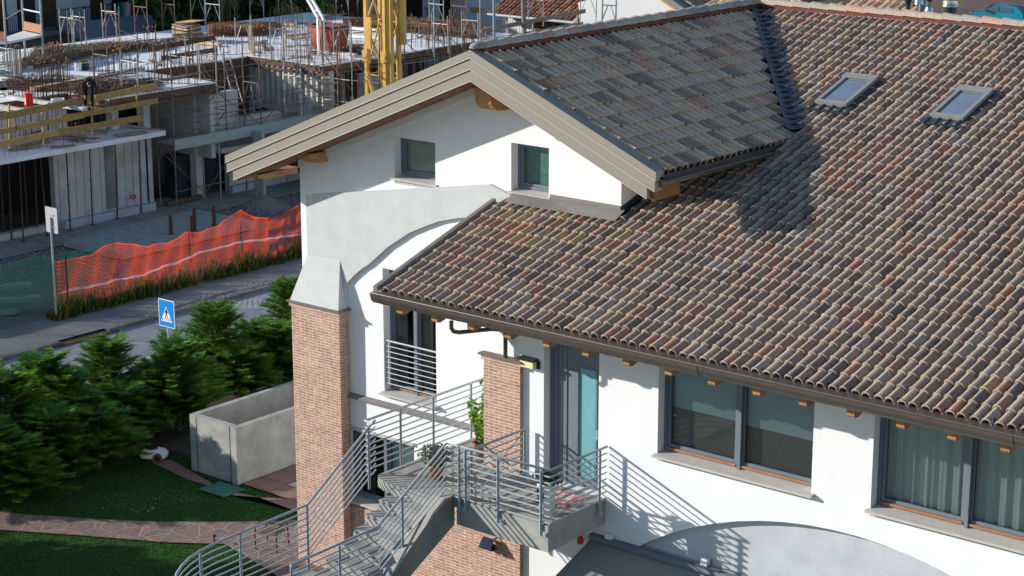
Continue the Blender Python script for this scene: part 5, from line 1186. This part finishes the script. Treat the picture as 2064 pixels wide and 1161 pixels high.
# red skip with white conveyor arm
p = at(668, 107, Z=DZ)
sk = thing('red_skip', 'red steel concrete skip with a white tilted arm on the deck corner', 'skip', (p.x, p.y, DZ))
mb = MB(); mb.hexa([(-.75, -.45, .15), (.45, -.45, .15), (.45, .5, .15), (-.75, .5, .15), (-1.0, -.6, 1.25), (.7, -.6, 1.25), (.7, .6, 1.25), (-1.0, .6, 1.25)]); mb.build('body', mat('dull_red_paint', (.33, .085, .06), .6, .2, 4), sk, local=True)
mb = MB(); mb.plate([rect(-1.06, .76, -.66, .66), rect(-.95, .65, -.55, .55)], XY, 1.25, 1.33)
for x in (-.6, -.2, .2): mb.box(x, x+.08, -.4, .4, 0, .15)
mb.build('rim', M['redp'] if 0 else M['rust'], sk, local=True)
mb = MB(); 
for dx in (0, .35): mb.beam((-.05+dx, -.8, 0), (-.05+dx, -.8, 1.75), .1, .1); mb.beam((-.05+dx, -.8, 1.75), (-1.35+dx*.9, -.8, 3.35), .1, .12)
for t in (.2, .5, .8, 1.): mb.beam((-.05-1.3*t, -.8, 1.75+1.6*t), (.3-1.33*t, -.8, 1.75+1.6*t), .05, .05)
mb.build('arm', M['whitep'], sk, local=True)
mb = MB(); mb.beam((-1.3, -.8, 3.4), (-.6, -.8, 3.25), .3, .05); mb.box(.05, .25, -.85, -.7, 1.3, 1.7); mb.build('head', M['boardgrey'], sk, local=True)
# timber stack
p = at(378, 83, Z=DZ)
ts = thing('timber_stack', 'stack of weathered formwork panels with pale plywood on top', 'timber stack', (p.x, p.y, DZ))
for k in range(12):
    mb = MB(); mb.ct = random.random(); a = rnd(-.14, .14); mb.hexa([(-.55+a, -.5-a, .02+k*.07), (.55-a, -.5+a, .02+k*.07+a*.3), (.55+a, .5, .02+k*.07), (-.55, .5+a, .02+k*.07), (-.55+a, -.5-a, .07+k*.07), (.55-a, -.5+a, .07+k*.07+a*.3), (.55+a, .5, .07+k*.07), (-.55, .5+a, .07+k*.07)]); mb.build('panel', M['boardgrey'] if k % 3 else M['woodlight'], ts, local=True)
mb = MB(); mb.hexa([(-.5, -.3, .90), (.8, -.2, 1.02), (.9, .4, 1.05), (-.3, .5, .95), (-.5, -.3, .93), (.8, -.2, 1.05), (.9, .4, 1.08), (-.3, .5, .98)]); mb.build('top_sheet', M['woodlight'], ts, local=True)
# buckets, canister, tub
for (x, y), r, h_, m, lb in [((158, 143), .17, .36, 'whitep', 'white bucket on the deck left of the yellow striped bucket'), ((172, 141), .19, .38, 'yb', 'black and yellow bucket on the deck'), ((117, 212), .26, .26, 'whitep', 'white tub right of the red canister')]:
    p = at(x, y, Z=DZ); T = thing('bucket', lb, 'bucket', (p.x, p.y, DZ))
    mb = MB(); mb.lathe((0, 0, 0), [(0, 0), (r*.85, 0), (r, h_), (r*.94, h_), (r*.8, .04), (0, .04)]); mb.build('tub', M.get(m) or mat('dark_bucket', (.05, .05, .04), .5), T, True, local=True)
    mb = MB(); mb.lathe((0, 0, 0), [(r*1.0, h_*.85), (r*1.06, h_*.85), (r*1.06, h_*1.02), (r*1.0, h_*1.02)]); mb.build('rim', M['whitep'] if m == 'whitep' else mat('yellow_band', (.6, .55, .05), .5), T, True, local=True)
p = at(58, 214, Z=DZ)
cn = thing('canister', 'bright red jerrycan with a white label standing on the deck', 'jerrycan', (p.x, p.y, DZ), R(-25))
mb = MB(); mb.plate([[(-.2, 0), (.2, 0), (.2, .42), (.12, .52), (-.14, .52), (-.2, .46)]], XZ, -.14, .14); mb.build('body', mat('signal_red', (.75, .03, .01), .4, .05), cn, local=True)
mb = MB(); mb.tube([(-.12, 0, .52), (-.1, 0, .6), (.06, 0, .6), (.1, 0, .52)], .025, 6); mb.build('handle', M['redp'], cn, local=True); mb = MB(); mb.plate([rect(.0, .17, .1, .34)], XZ, -.146, -.142); mb.build('label_patch', M['whitep'], cn, local=True)
# worker bending over
p = at(180, 215, Z=DZ)
wk = thing('person', 'worker in black clothes bending over the bars behind the guard rail', 'person', (p.x, p.y, DZ), R(-35))
def skin(name, V, E, rads, m, parent, sub=2):
    me = bpy.data.meshes.new(name); me.from_pydata(V, E, []); o = bpy.data.objects.new(name, me); COL.objects.link(o); o.parent = parent
    sm = o.modifiers.new('skin', 'SKIN'); 
    for i, r in enumerate(rads): me.skin_vertices[0].data[i].radius = (r, r)
    me.skin_vertices[0].data[0].use_root = True
    ss = o.modifiers.new('sub', 'SUBSURF'); ss.levels = sub; ss.render_levels = sub
    me.materials.append(m); return o
def ensure_skin(name, V, E, rads, m, parent, sub=2):
    me = bpy.data.meshes.new(name); me.from_pydata(V, E, [])
    bm = bmesh.new(); bm.from_mesh(me); lay = bm.verts.layers.skin.verify(); bm.verts.ensure_lookup_table()
    for i, v in enumerate(bm.verts): v[lay].radius = (rads[i], rads[i]); v[lay].use_root = (i == 0)
    bm.to_mesh(me); bm.free(); o = bpy.data.objects.new(name, me); COL.objects.link(o); o.parent = parent
    o.modifiers.new('skin', 'SKIN').use_smooth_shade = True; ss = o.modifiers.new('sub', 'SUBSURF'); ss.levels = sub; ss.render_levels = sub; me.materials.append(m); return o
# hips, spine bent forward (+x), legs, arms
V = [(0, 0, .92), (.18, 0, 1.08), (.38, 0, 1.10), (.50, 0, 1.06), (.10, .11, .88), (.16, .12, .48), (.02, .13, .08), (.14, .13, .03), (-.02, -.11, .88), (.02, -.12, .46), (-.12, -.13, .08), (.0, -.13, .03), (.44, .20, 1.06), (.50, .26, .80), (.62, .22, .58), (.44, -.20, 1.06), (.52, -.25, .80), (.66, -.20, .60), (.60, 0, 1.02)]
E_ = [(0, 1), (1, 2), (2, 3), (0, 4), (4, 5), (5, 6), (6, 7), (0, 8), (8, 9), (9, 10), (10, 11), (3, 12), (12, 13), (13, 14), (3, 15), (15, 16), (16, 17), (3, 18)]
rd = [.16, .15, .17, .13, .11, .075, .05, .045, .11, .075, .05, .045, .07, .055, .04, .07, .055, .04, .06]
ensure_skin('body', V, E_, rd, mat('black_workwear', (.012, .012, .016), .85), wk)
SK = mat('skin', (.48, .27, .19), .6)
mb = MB(); rows = []
for i in range(9):
    a = math.pi*i/8; rows.append([Vector((.70+.12*math.cos(a), 0, .99-.05*math.cos(a))) + Vector((.3, 0, .95))*(.085*math.sin(a)*math.cos(b)) + Vector((0, 1, 0))*(.08*math.sin(a)*math.sin(b)) for b in [j*6.2832/12 for j in range(12)]])
mb.grid(rows, True); hd = mb.build('head', SK, wk, True, local=True)
mb = MB(); rows = []
for i in range(6):
    a = math.pi*.62*i/5; rows.append([Vector((.70, 0, 1.0)) + Vector((.2, 0, .97)).normalized()*(.105*math.cos(a)) + Vector((.97, 0, -.2))*(.12*math.sin(a)*math.cos(b)) + Vector((0, 1, 0))*(.10*math.sin(a)*math.sin(b)) for b in [j*6.2832/12 for j in range(12)]])
mb.grid(rows, True); mb.build('hair', M['black'], hd, True, local=True)
for hx, hy, hz_ in ((.64, .215, .55), (.68, -.195, .57)):
    V = [(hx, hy, hz_), (hx+.03, hy, hz_-.05), (hx+.045, hy, hz_-.08)]; E2 = [(0, 1), (1, 2)]; rr = [.028, .03, .02]
    for k in range(4):
        oy = -.03+.02*k; V += [(hx+.06, hy+oy, hz_-.11), (hx+.065, hy+oy, hz_-.15-.01*(k in (1, 2)))]; n_ = len(V); E2 += [(2, n_-2), (n_-2, n_-1)]; rr += [.009, .008]
    V += [(hx+.0, hy+.04, hz_-.08), (hx+.01, hy+.045, hz_-.11)]; n_ = len(V); E2 += [(1, n_-2), (n_-2, n_-1)]; rr += [.011, .009]
    ensure_skin('hand', V, E2, rr, SK, wk, 1)
# mesh panel at the left edge
p0, p1 = at(22, 150, Z=DZ), at(40, 148, Z=DZ)
mp_ = thing('site_fence_panel', 'grey steel site fence panel with fine mesh at the left edge of the deck', 'fence panel', tuple(p0))
mb = MB(); a = Vector((p0.x, p0.y, DZ)); ux = Vector((.78, .0, 0)); 
mb.tube([a, a+Vector((0, 0, 1.15)), a+ux+Vector((0, 0, 1.1)), a+ux], .035, 6); mb.tube([a+Vector((0, 0, 1.1)), a+Vector((-2.6, -.4, 1.3))], .03, 6); mb.tube([a+Vector((0, 0, .15)), a+Vector((-2.6, -.4, .3))], .03, 6); mb.tube([a+Vector((-1.6, -.25, .2)), a+Vector((0, 0, 1.0))], .02, 5); mb.build('panel_frame', M['scaf'], mp_)
mb = MB()
for k in range(20): z = .06+k*.053; mb.beam(a+Vector((0, 0, z)), a+ux+Vector((0, 0, z)), .02, .03)
for k in range(12): z = .25+k*.08; mb.beam(a+Vector((0, 0, z)), a+Vector((-2.6, -.4, z+.1)), .01, .015)
mb.build('mesh_infill', M['concdark'], mp_)
# small pieces on the front apron
for (x, y), lb in (((268, 397), 'small red hose coil at the wall foot beside the props'), ((462, 345), 'small red hose coil at the wall foot right of the scaffold opening')):
    p = at(x, y, X=-64.25); mb = MB(); mb.tube([(p.x, p.y+.14*math.cos(a), p.z+.07*math.sin(a)) for a in [i*6.2832/10 for i in range(11)]], .035, 6); tag(mb.build('hose', M['redp'], None), lb, 'hose', 'red hoses')
a, b = at(335, 412, Z=.22), at(405, 396, Z=.22); mb = MB(); mb.beam(a, b, .22, .18); tag(mb.build('timber_beam', M['form'], None), 'long brown timber beam lying on the apron below the scaffolding', 'timber beam')
p = at(530, 420, Z=.06); 
mb = MB()
for k in range(260):
    a = rnd(0, 6.28); r = rnd(0, 1) ** .5; x, y = p.x+math.cos(a)*1.0*r, p.y+math.sin(a)*1.3*r; z = .06+.6*(1-r)**1.2; s_ = rnd(.10, .22)
    P = [(x+s_*math.cos(t), y+s_*math.sin(t), z-.05) for t in (0, 1.3, 2.6, 3.9, 5.1)]
    for q in range(5): mb.face([P[q], P[(q+1) % 5], (x, y, z+s_*.5)])
mb.lathe((p.x, p.y, .05), [(1.1, 0), (.7, .28), (.3, .5), (0, .58)], 16)
tag(mb.build('rubble_heap', M['gravel'], None), 'grey heap of rubble and gravel by the house corner', 'rubble heap')
p = at(584, 400, Z=.1); T = thing('steel_door_frame', 'pale blue steel formwork post behind the house corner', 'formwork', (p.x-1.2, p.y-.6, .1)); mb = MB(); mb.box(-.25, .25, -.05, .05, 0, 2.9); mb.box(-.28, -.22, -.08, .08, 0, 2.9); mb.box(.22, .28, -.08, .08, 0, 2.9); mb.build('post', M['precast'], T, local=True)
T.name = 'formwork_post'
# ================================================================== BACKGROUND
M['bwhite'] = mat('background_white_wall', (.62, .62, .62), .95, .04, 1); M['shut'] = mat('brown_shutter', (.10, .045, .025), .7, .2, 4); M['orangewood'] = mat('orange_timber', (.55, .26, .06), .7, .2, 4)
M['rail'] = mat('dark_iron', (.03, .035, .04), .5); M['redtile'] = tile_mat('red_clay_tile', [(0, (.26, .075, .055)), (.3, (.20, .055, .04)), (.6, (.33, .12, .08)), (.8, (.15, .05, .045)), (.9, (.42, .28, .2))])
bl = thing('balcony_house', 'white house with brown shutters and dark iron balcony behind the building site', 'house', (-92, 75, 0))
XW = -92
mb = MB(); mb.box(XW-8, XW, 58, 92, 0, 12); mb.build('wall', M['bwhite'], bl)
zb = at(120, 60, X=XW+1.4).z
mb = MB(); mb.box(XW+.003, XW+1.5, 60, 90, zb-.25, zb); mb.build('balcony_slab', M['concdark'], bl)
mb = MB(); y = 60.
while y < 90: mb.box(XW+1.42, XW+1.445, y, y+.025, zb+.05, zb+1.1); y += .13
mb.box(XW+1.41, XW+1.46, 60, 90, zb+1.08, zb+1.13); mb.box(XW+1.41, XW+1.46, 60, 90, zb+.06, zb+.1)
y = 60.
while y < 90: mb.box(XW+1.4, XW+1.47, y, y+.06, zb, zb+1.15); y += 2.
mb.build('balcony_railing', M['rail'], bl)
for y in (61.5, 64.3, 66.8, 70.2, 73.6, 78.2, 83): 
    mb = MB(); mb.box(XW+.003, XW+.06, y, y+.95, zb, zb+2.3); mb.build('shutter', M['shut'], bl)
for y in (62.6, 68.5, 75.2): mb = MB(); mb.box(XW+.003, XW+.05, y, y+1.2, zb+.02, zb+2.2); mb.build('window', M['room'], bl)
mb = MB()
for x0, y0, y1, z1 in ((XW+.003, 58, 66, zb-.9), (XW+.003, 68, 69, zb-.8)): mb.box(x0, x0+.05, y0+1, y1, zb-3.2, z1)
mb.build('ground_floor_opening', M['room'], bl)
fl = thing('flag', 'green white and red Italian flag hanging over the balcony railing', 'flag', (XW+1.5, 72, zb+1.1))
pa, pb_ = at(229, 20, X=XW+1.55), at(281, 10, X=XW+1.55); ncol = 30
for i, (nm, c) in enumerate((('green_panel', (.0, .22, .12)), ('white_panel', (.75, .75, .75)), ('red_panel', (.60, .02, .04)))):
    mb = MB(); rows = []
    for k in range(9):
        r_ = []
        for j in range(11):
            t = (i+j/10)/3; y = pa.y+(pb_.y-pa.y)*t; r_.append((XW+1.55+.08*math.sin(t*22+k*.3), y, zb+1.15-.26*k*(.85+.12*math.sin(t*9))))
        rows.append(r_)
    mb.grid(rows); mb.build(nm, mat(nm, c, .85, .08, 5, trans=.2), fl, True)
pr2 = thing('lean_to_roof', 'low grey roof with a white edge in front of the balcony house', 'roof', (-86, 72, 3))
mb = MB(); a, b = at(170, 80, X=-87), at(345, 52, X=-87); mb.hexa([(a.x, a.y, a.z-.2), (b.x, b.y, a.z-.2), (b.x-2, b.y, a.z+.5), (a.x-2, a.y, a.z+.5), (a.x, a.y, a.z), (b.x, b.y, a.z), (b.x-2, b.y, a.z+.7), (a.x-2, a.y, a.z+.7)]); mb.build('roof_surface', mat('blue_grey_sheet', (.16, .18, .20), .7, .1, 1), pr2)
mb = MB(); mb.box(a.x+.005, a.x+.3, a.y, b.y, a.z-.3, a.z+.02); mb.build('edge', M['bwhite'], pr2)
# tower of scaffold with platform at the far left
sp2 = thing('scaffold_platform', 'scaffold platform with pale deck and toe boards at the top left', 'scaffolding', (-80, 62, 5))
mb = MB(); A = [at(8, 98, X=-82), at(82, 108, X=-80)]
c0, c1, c2_, c3 = at(-20, 85, Z=6.5), at(12, 85, Z=6.5), at(85, 70, Z=6.5), at(48, 62, Z=6.5)
for c in (c1, c2_, c3): mb.tube([(c.x, c.y, 2), (c.x, c.y, 10.5)], .05, 8)
mb.tube([(c3.x, c3.y, 8.6), (c2_.x, c2_.y, 8.6)], .04, 6); mb.tube([(c3.x, c3.y, 7.5), (c2_.x, c2_.y, 7.5)], .04, 6); mb.tube([(c1.x, c1.y, 7.5), (c3.x, c3.y, 7.5)], .03, 6)
mb.build('frame', M['scaf'], sp2)
mb = MB(); mb.hexa([(c1.x, c1.y, 6.4), (c2_.x, c2_.y, 6.4), (c3.x, c3.y, 6.4), (c0.x, c0.y, 6.4), (c1.x, c1.y, 6.5), (c2_.x, c2_.y, 6.5), (c3.x, c3.y, 6.5), (c0.x, c0.y, 6.5)]); mb.build('platform', M['deck'], sp2)
mb = MB(); mb.beam((c3.x, c3.y, 6.75), (c2_.x, c2_.y, 6.75), .04, .4); mb.beam((c1.x-3, c1.y-1, 6.75), (c1.x, c1.y, 6.75), .04, .4); mb.build('toe_board', mat('orange_board', (.36, .17, .09), .8, .2, 4), sp2)
# trees behind the site
M['dtree'] = mat('far_tree_leaves', (.03, .07, .015), .8, .3, 1, tint=.6, trans=.2, col2=(.07, .13, .03), c2=1)
def tree(x, y, H, r, lb, n=2600, m='dtree', ls=.26):
    T = thing('tree', lb, 'tree', (x, y, 0), 0, 'trees behind the building site'); mb = MB(); mb.tube([(0, 0, 0), (.1, .1, H*.5), (0, 0, H*.85)], .15, 7, True, [.2, .13, .05])
    cl = [(rnd(-r, r)*.7, rnd(-r, r)*.7, rnd(.35, .95)*H) for _ in range(16)]
    for c in cl: mb.tube([(0, 0, c[2]*.55), c], .03, 4, False)
    mb.build('trunk', M['bark'], T, local=True); mb = MB()
    for c in cl: leafblob(mb, c, (r*.42, r*.42, r*.38), n//16, ls, .2)
    mb.build('crown', M[m], T, local=True)
for (tx, ty), dX, H, lb in (((360, 30), -84, 7.5, 'dark tree behind the timber stack'), ((420, 20), -83, 8, 'bushy green tree above the timber stack'), ((500, 12), -83, 8.5, 'bright green tree beyond the rusty scaffold frames'), ((555, 15), -83, 8, 'dark tree at the left of the young shrub'), ((610, 5), -84, 8, 'dark tree straight behind the deck corner'), ((660, 5), -84, 8, 'dark tree behind the white skip arm'), ((460, 5), -88, 9, 'tall dark tree at the back of the site'), ((320, 5), -90, 9, 'dark tree beside the balcony house')):
    p = at(tx, ty, X=dX); tree(p.x, p.y, max(H, p.z+1), 2.3, lb)
for (tx, ty), lb in (((578, 24), 'young yellow green shrub left of the white arm'), ((655, 18), 'young yellow green shrub right of the white arm')):
    p = at(tx, ty, X=-80.5); mb = MB(); T = thing('shrub', lb, 'shrub', (p.x, p.y, 0)); leafblob(mb, (0, 0, p.z), (.8, .8, .6), 300, .14, .2); mb.build('foliage', M['leafy'], T, local=True); mb = MB(); mb.tube([(0, 0, 0), (0, 0, p.z)], .05, 5); mb.build('stem', M['bark'], T, local=True)
bf = thing('dark_fence', 'dark brown board fence behind the deck', 'fence', (-78, 84, 0)); mb = MB(); 
for k in range(26): mb.ct = random.random(); mb.box(-88+k*.35, -88+k*.35+.33, 83, 83.05, 0, 5.6)
mb.build('boards', M['shut'], bf)
# houses at the upper right of the site
YH = 92
p0 = at(855, 60, Y=YH); p1 = at(950, 60, Y=YH)
hb = thing('brick_pier_house', 'white house with a pale brick pier and dark openings behind the crane', 'house', (p0.x, YH, 0))
x0, x1 = at(820, 30, Y=YH).x, at(950, 30, Y=YH).x
mb = MB(); mb.plate([rect(x0-3, x1, 0, 12), rect(at(865, 30, Y=YH).x, at(855, 30, Y=YH).x+.01, 3, 4), rect(at(878, 30, Y=YH).x, at(912, 30, Y=YH).x, 2, 9.2), rect(x0-.5, at(852, 30, Y=YH).x, 1, 9)], XZ, YH, YH+.4); mb.build('wall', M['bwhite'], hb)
mb = MB(); mb.box(at(915, 30, Y=YH).x, at(935, 30, Y=YH).x, YH-.1, YH-.004, 0, 12); mb.build('brick_pier', brick_mat('pale_brick', (.55, .42, .32), (.48, .34, .26), (.55, .5, .42)), hb)
mb = MB(); mb.box(x0-3, x1, YH+2, YH+2.1, 0, 12); mb.build('room_backdrop', M['room'], hb)
mb = MB(); mb.box(at(950, 30, Y=YH).x, at(972, 30, Y=YH).x, YH-.08, YH-.004, 4, at(950, 14, Y=YH).z); mb.build('orange_shutter', M['orangewood'], hb)
mb = MB(); mb.box(x1, at(1010, 30, Y=YH).x, YH, YH+.4, 0, 10); mb.build('side_wall', M['bwhite'], hb)
# red roofed house
YR = 86
rr_ = thing('red_roof_house', 'house with a red tiled roof and dark shutter behind the ridge', 'house', (at(1100, 60, Y=YR).x, YR, 0))
xa, xb = at(985, 45, Y=YR).x, at(1235, 45, Y=YR).x; ze = at(1100, 38, Y=YR).z
mb = MB(); mb.box(xa+.6, xb-2.4, YR+1, YR+12, 0, ze-.1); mb.build('wall', M['bwhite'], rr_)
vs2 = Vector((0, 1, .45)).normalized(); ns2 = Vector((0, -.45, 1)).normalized()
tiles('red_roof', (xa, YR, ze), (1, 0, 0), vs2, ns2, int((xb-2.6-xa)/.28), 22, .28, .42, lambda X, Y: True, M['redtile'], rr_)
mb = MB(); mb.hexa([(xa, YR, ze-.15), (xb-2.6, YR, ze-.15), (xb-2.6, YR+9, ze-.15+4.05), (xa, YR+9, ze-.15+4.05), (xa, YR, ze-.04), (xb-2.6, YR, ze-.04), (xb-2.6, YR+9, ze-.04+4.05), (xa, YR+9, ze-.04+4.05)]); mb.build('roof_deck', M['lead'], rr_)
mb = MB(); mb.hexa([(xb-2.6, YR-.1, ze-.25), (xb-2.4, YR-.1, ze-.25), (xb-2.4, YR+9, ze+3.8), (xb-2.6, YR+9, ze+3.8), (xb-2.6, YR-.1, ze+.1), (xb-2.4, YR-.1, ze+.1), (xb-2.4, YR+9, ze+4.15), (xb-2.6, YR+9, ze+4.15)]); mb.tube([(xa, YR-.08, ze-.05), (xb-2.5, YR-.08, ze-.05)], .08, 8); mb.build('verge', M['galv'], rr_)
mb = MB(); mb.box(xa+3, xa+6, YR+.8, YR+.99, 2, ze-.6); mb.box(xb-6, xb-4, YR+.8, YR+.99, 2, ze-.3); mb.build('shutter', M['shut'], rr_)
mb = MB(); mb.box(xb-2.395, xb-2.3, YR+2, YR+3.2, ze-1.8, ze+.8); mb.build('side_shutter', M['black'], rr_)
# white gable beyond with dark red roof
YQ = 84
wg = thing('white_gable_house', 'white gable wall with an orange verge and dark red roof behind the wing ridge', 'house', (at(1350, 50, Y=YQ).x, YQ, 0))
xa = at(1195, 60, Y=YQ).x; xb = at(1420, 60, Y=YQ).x; zt = at(1300, -30, Y=YQ).z; xt = at(1300, -30, Y=YQ).x
mb = MB(); mb.plate([[(xa, 0), (xb+2, 0), (xb+2, at(1450, 75, Y=YQ).z), (xt, zt), (xa-1, zt-1.2)]], XZ, YQ, YQ+.3); mb.build('wall', M['bwhite'], wg)
def slab2(nm, p_, q_, ya_, yb_, off, th, m):
    mb = MB(); d = (q_-p_).normalized(); n_ = Vector((-d.z, 0, d.x)); n_ = n_ if n_.z > 0 else -n_; a, b = p_+n_*off, q_+n_*off
    mb.hexa([(a.x, ya_, a.z), (b.x, ya_, b.z), (b.x, yb_, b.z), (a.x, yb_, a.z), (a.x+n_.x*th, ya_, a.z+n_.z*th), (b.x+n_.x*th, ya_, b.z+n_.z*th), (b.x+n_.x*th, yb_, b.z+n_.z*th), (a.x+n_.x*th, yb_, a.z+n_.z*th)]); return mb.build(nm, m, wg)
pA, pB = at(1300, -30, Y=YQ), at(1460, 80, Y=YQ); slab2('verge', pA, pB, YQ-.5, YQ+.2, .0, .12, M['orangewood']); slab2('fascia', pA, pB, YQ-.6, YQ+.3, .13, .3, M['flash'])
d = (pB-pA); sl_ = -d.z/d.x
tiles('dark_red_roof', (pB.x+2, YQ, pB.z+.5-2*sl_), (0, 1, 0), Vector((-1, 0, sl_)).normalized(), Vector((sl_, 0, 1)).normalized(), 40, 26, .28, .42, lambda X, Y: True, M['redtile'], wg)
# grey roof beyond the main ridge, flues, car
YN = 58
nr_ = thing('grey_roof_house', 'neighbouring house with a weathered grey tile roof behind the main ridge', 'house', (at(1750, 30, Y=YN).x, YN, 0))
a = at(1560, 25, Y=YN); b = at(1930, 55, Y=YN)
vs3 = Vector((0, 1, .35)).normalized(); ns3 = Vector((0, -.35, 1)).normalized()
xr = b.x
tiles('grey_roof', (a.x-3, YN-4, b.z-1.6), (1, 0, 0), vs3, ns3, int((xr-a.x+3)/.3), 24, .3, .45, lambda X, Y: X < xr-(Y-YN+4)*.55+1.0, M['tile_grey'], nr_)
mb = MB(); mb.hexa([(a.x-3, YN-3.6, 0), (xr-.5, YN-3.6, 0), (xr-6, YN+6, 0), (a.x-3, YN+6, 0), (a.x-3, YN-3.6, b.z-1.7), (xr-.5, YN-3.6, b.z-1.7), (xr-6, YN+6, b.z+1.6), (a.x-3, YN+6, b.z+1.6)]); mb.build('wall', M['bwhite'], nr_)
mb = MB(); mb.tube([(xr+.9, YN-4, b.z-1.5), (xr-4.5, YN+6, b.z+2)], .09, 6); mb.build('verge', M['lead'], nr_)
M['inox'] = mat('stainless_steel', (.55, .52, .46), .22, .1, 4, metal=.9)
for px_, yy, rad, m, ztop, lb in ((1829, 42.0, .09, 'lead', 13.45, 'black flue pipe behind the main ridge'), (1851, 42.6, .07, 'inox', 13.9, 'thin steel flue with conical collar behind the main ridge'), (1872, 42.4, .11, 'inox', 13.5, 'steel flue with wide cowl between two other flues'), (1914, 41.7, .17, 'inox', 13.32, 'short wide steel flue cowl nearest the parked car')):
    p = at(px_, 30, Y=yy); T = thing('flue', lb, 'flue', (p.x, yy, 11.6), 0, 'flues on the main roof')
    z_ = ztop-11.6; mb = MB(); mb.cyl((0, 0, 0), rad*.62, z_-.1, 14); mb.build('pipe', M[m], T, True, local=True)
    mb = MB(); mb.lathe((0, 0, z_-.42), [(rad*.62, -.08), (rad, 0), (rad, .1), (rad*1.07, .11), (rad*1.07, .14), (rad, .15), (rad, .34), (rad*1.07, .36), (rad*.2, .42), (0, .42)], 18); mb.build('cowl', M[m], T, True, local=True)
    if 1840 < px_ < 1880: mb = MB(); mb.lathe((0, 0, z_-.75), [(rad*1.6, -.25), (rad*.7, .12)], 14); mb.build('collar', mat('blue_reflecting_steel', (.30, .42, .55), .3, metal=.8), T, True, local=True)
pc = at(2015, 50, Z=0)
car = thing('parked_car', 'teal blue hatchback parked behind the main ridge', 'car', (pc.x, pc.y, 0), R(8))
side = [(-2.0, .35), (-2.02, .75), (-1.85, .95), (-1.0, 1.08), (-.45, 1.48), (.6, 1.55), (1.5, 1.42), (1.95, .98), (2.02, .6), (2.0, .35)]
mb = MB(); rows = []
for yv, ins in ((-.85, .0), (-.88, .0), (-.62, .0), (0, 0), (.62, 0), (.88, 0), (.85, 0)):
    rows.append([(x*(1 if abs(yv) > .5 else 1.01), yv*(1-.18*max(0, (z-.95)/.6)), z-(0.02 if abs(yv) > .6 and z > 1.3 else 0)) for x, z in side])
mb.grid(rows); mb.face(rows[0]); mb.face(rows[-1]); mb.build('body', mat('teal_car_paint', (.01, .22, .33), .2, .05, spec=.7), car, True, local=True)
mb = MB()
for s_ in (-1, 1):
    yy = s_*.86
    mb.face([(-.95, yy*1.0, 1.0), (.1, yy, 1.02), (.1, yy*.9, 1.42), (-.45, yy*.9, 1.4)]); mb.face([(.18, yy, 1.02), (1.2, yy, 1.02), (1.1, yy*.9, 1.36), (.18, yy*.9, 1.43)])
for s_ in (-1,): mb.face([(-1.05, -.7, 1.1), (-1.05, .7, 1.1), (-.48, .6, 1.5), (-.48, -.6, 1.5)])
mb.build('windows', mat('car_glass', (.05, .09, .11), .08, .1, spec=.8), car, local=True)
for x in (-1.25, 1.25):
    for s_ in (-1, 1):
        mb = MB(); mb.tube([(x, s_*.7, .32), (x, s_*.91, .32)], .32, 20); wv = mb.build('wheel', M['black'], car, local=True); mb = MB(); mb.tube([(x, s_*.9, .32), (x, s_*.92, .32)], .2, 16); mb.build('rim', M['scaf'], wv, local=True)
mb = MB()
for s_ in (-1, 1): mb.box(-.75, -.6, s_*.9, s_*1.05, 1.0, 1.14)
mb.build('mirror', M['black'], car, local=True)
for s_ in (-1, 1): mb = MB(); mb.box(-2.02, -1.85, s_*.55, s_*.8, .75, .88); mb.build('headlight', M['whitep'], car, local=True)
p = at(2045, 12, Z=0); car2 = dup(car, (p.x+1, p.y+1, 0), R(12), 'white car mostly hidden beyond the teal hatchback'); 
for c in car2.children:
    if c.name.startswith('body'): c.data = c.data.copy(); c.data.materials[0] = M['whitep']
pf = at(1970, 45, Z=0); T = thing('wire_fence', 'thin dark wire fence in front of the parked cars', 'fence', (pf.x, pf.y-3, 0))
mb = MB()
for k in range(90): mb.box(-8+k*.12, -7.985+k*.12, 0, .01, 0, 1.3)
for k in range(5): mb.box(-8, 3, 0, .015, .2+k*.27, .215+k*.27)
mb.build('wires', M['rail'], T, local=True)
sheet('car_park', [(-95, 100), (20, 100), (20, 137.5), (-95, 137.5)], .0, M['asphalt'])
bg2 = thing('dark_rear_building', 'dark building with a brick corner at the top right', 'building', (-60, 138, 0)); mb = MB(); q0 = at(1700, 20, Y=138); q1 = at(2100, 20, Y=138)
mb.box(q0.x, q1.x+3, 138, 142, 0, 12); mb.build('wall', mat('dark_render', (.10, .07, .07), .9, .2, 1), bg2)
mb = MB(); q = at(2035, -10, Y=138); mb.box(q.x-.8, q.x+.8, 137.8, 137.99, 4, 12); mb.build('brick_pier', bpy.data.materials['pale_brick'], bg2)
for o in list(bpy.data.objects):
    if o.get('label') == 'x': bpy.data.objects.remove(o)
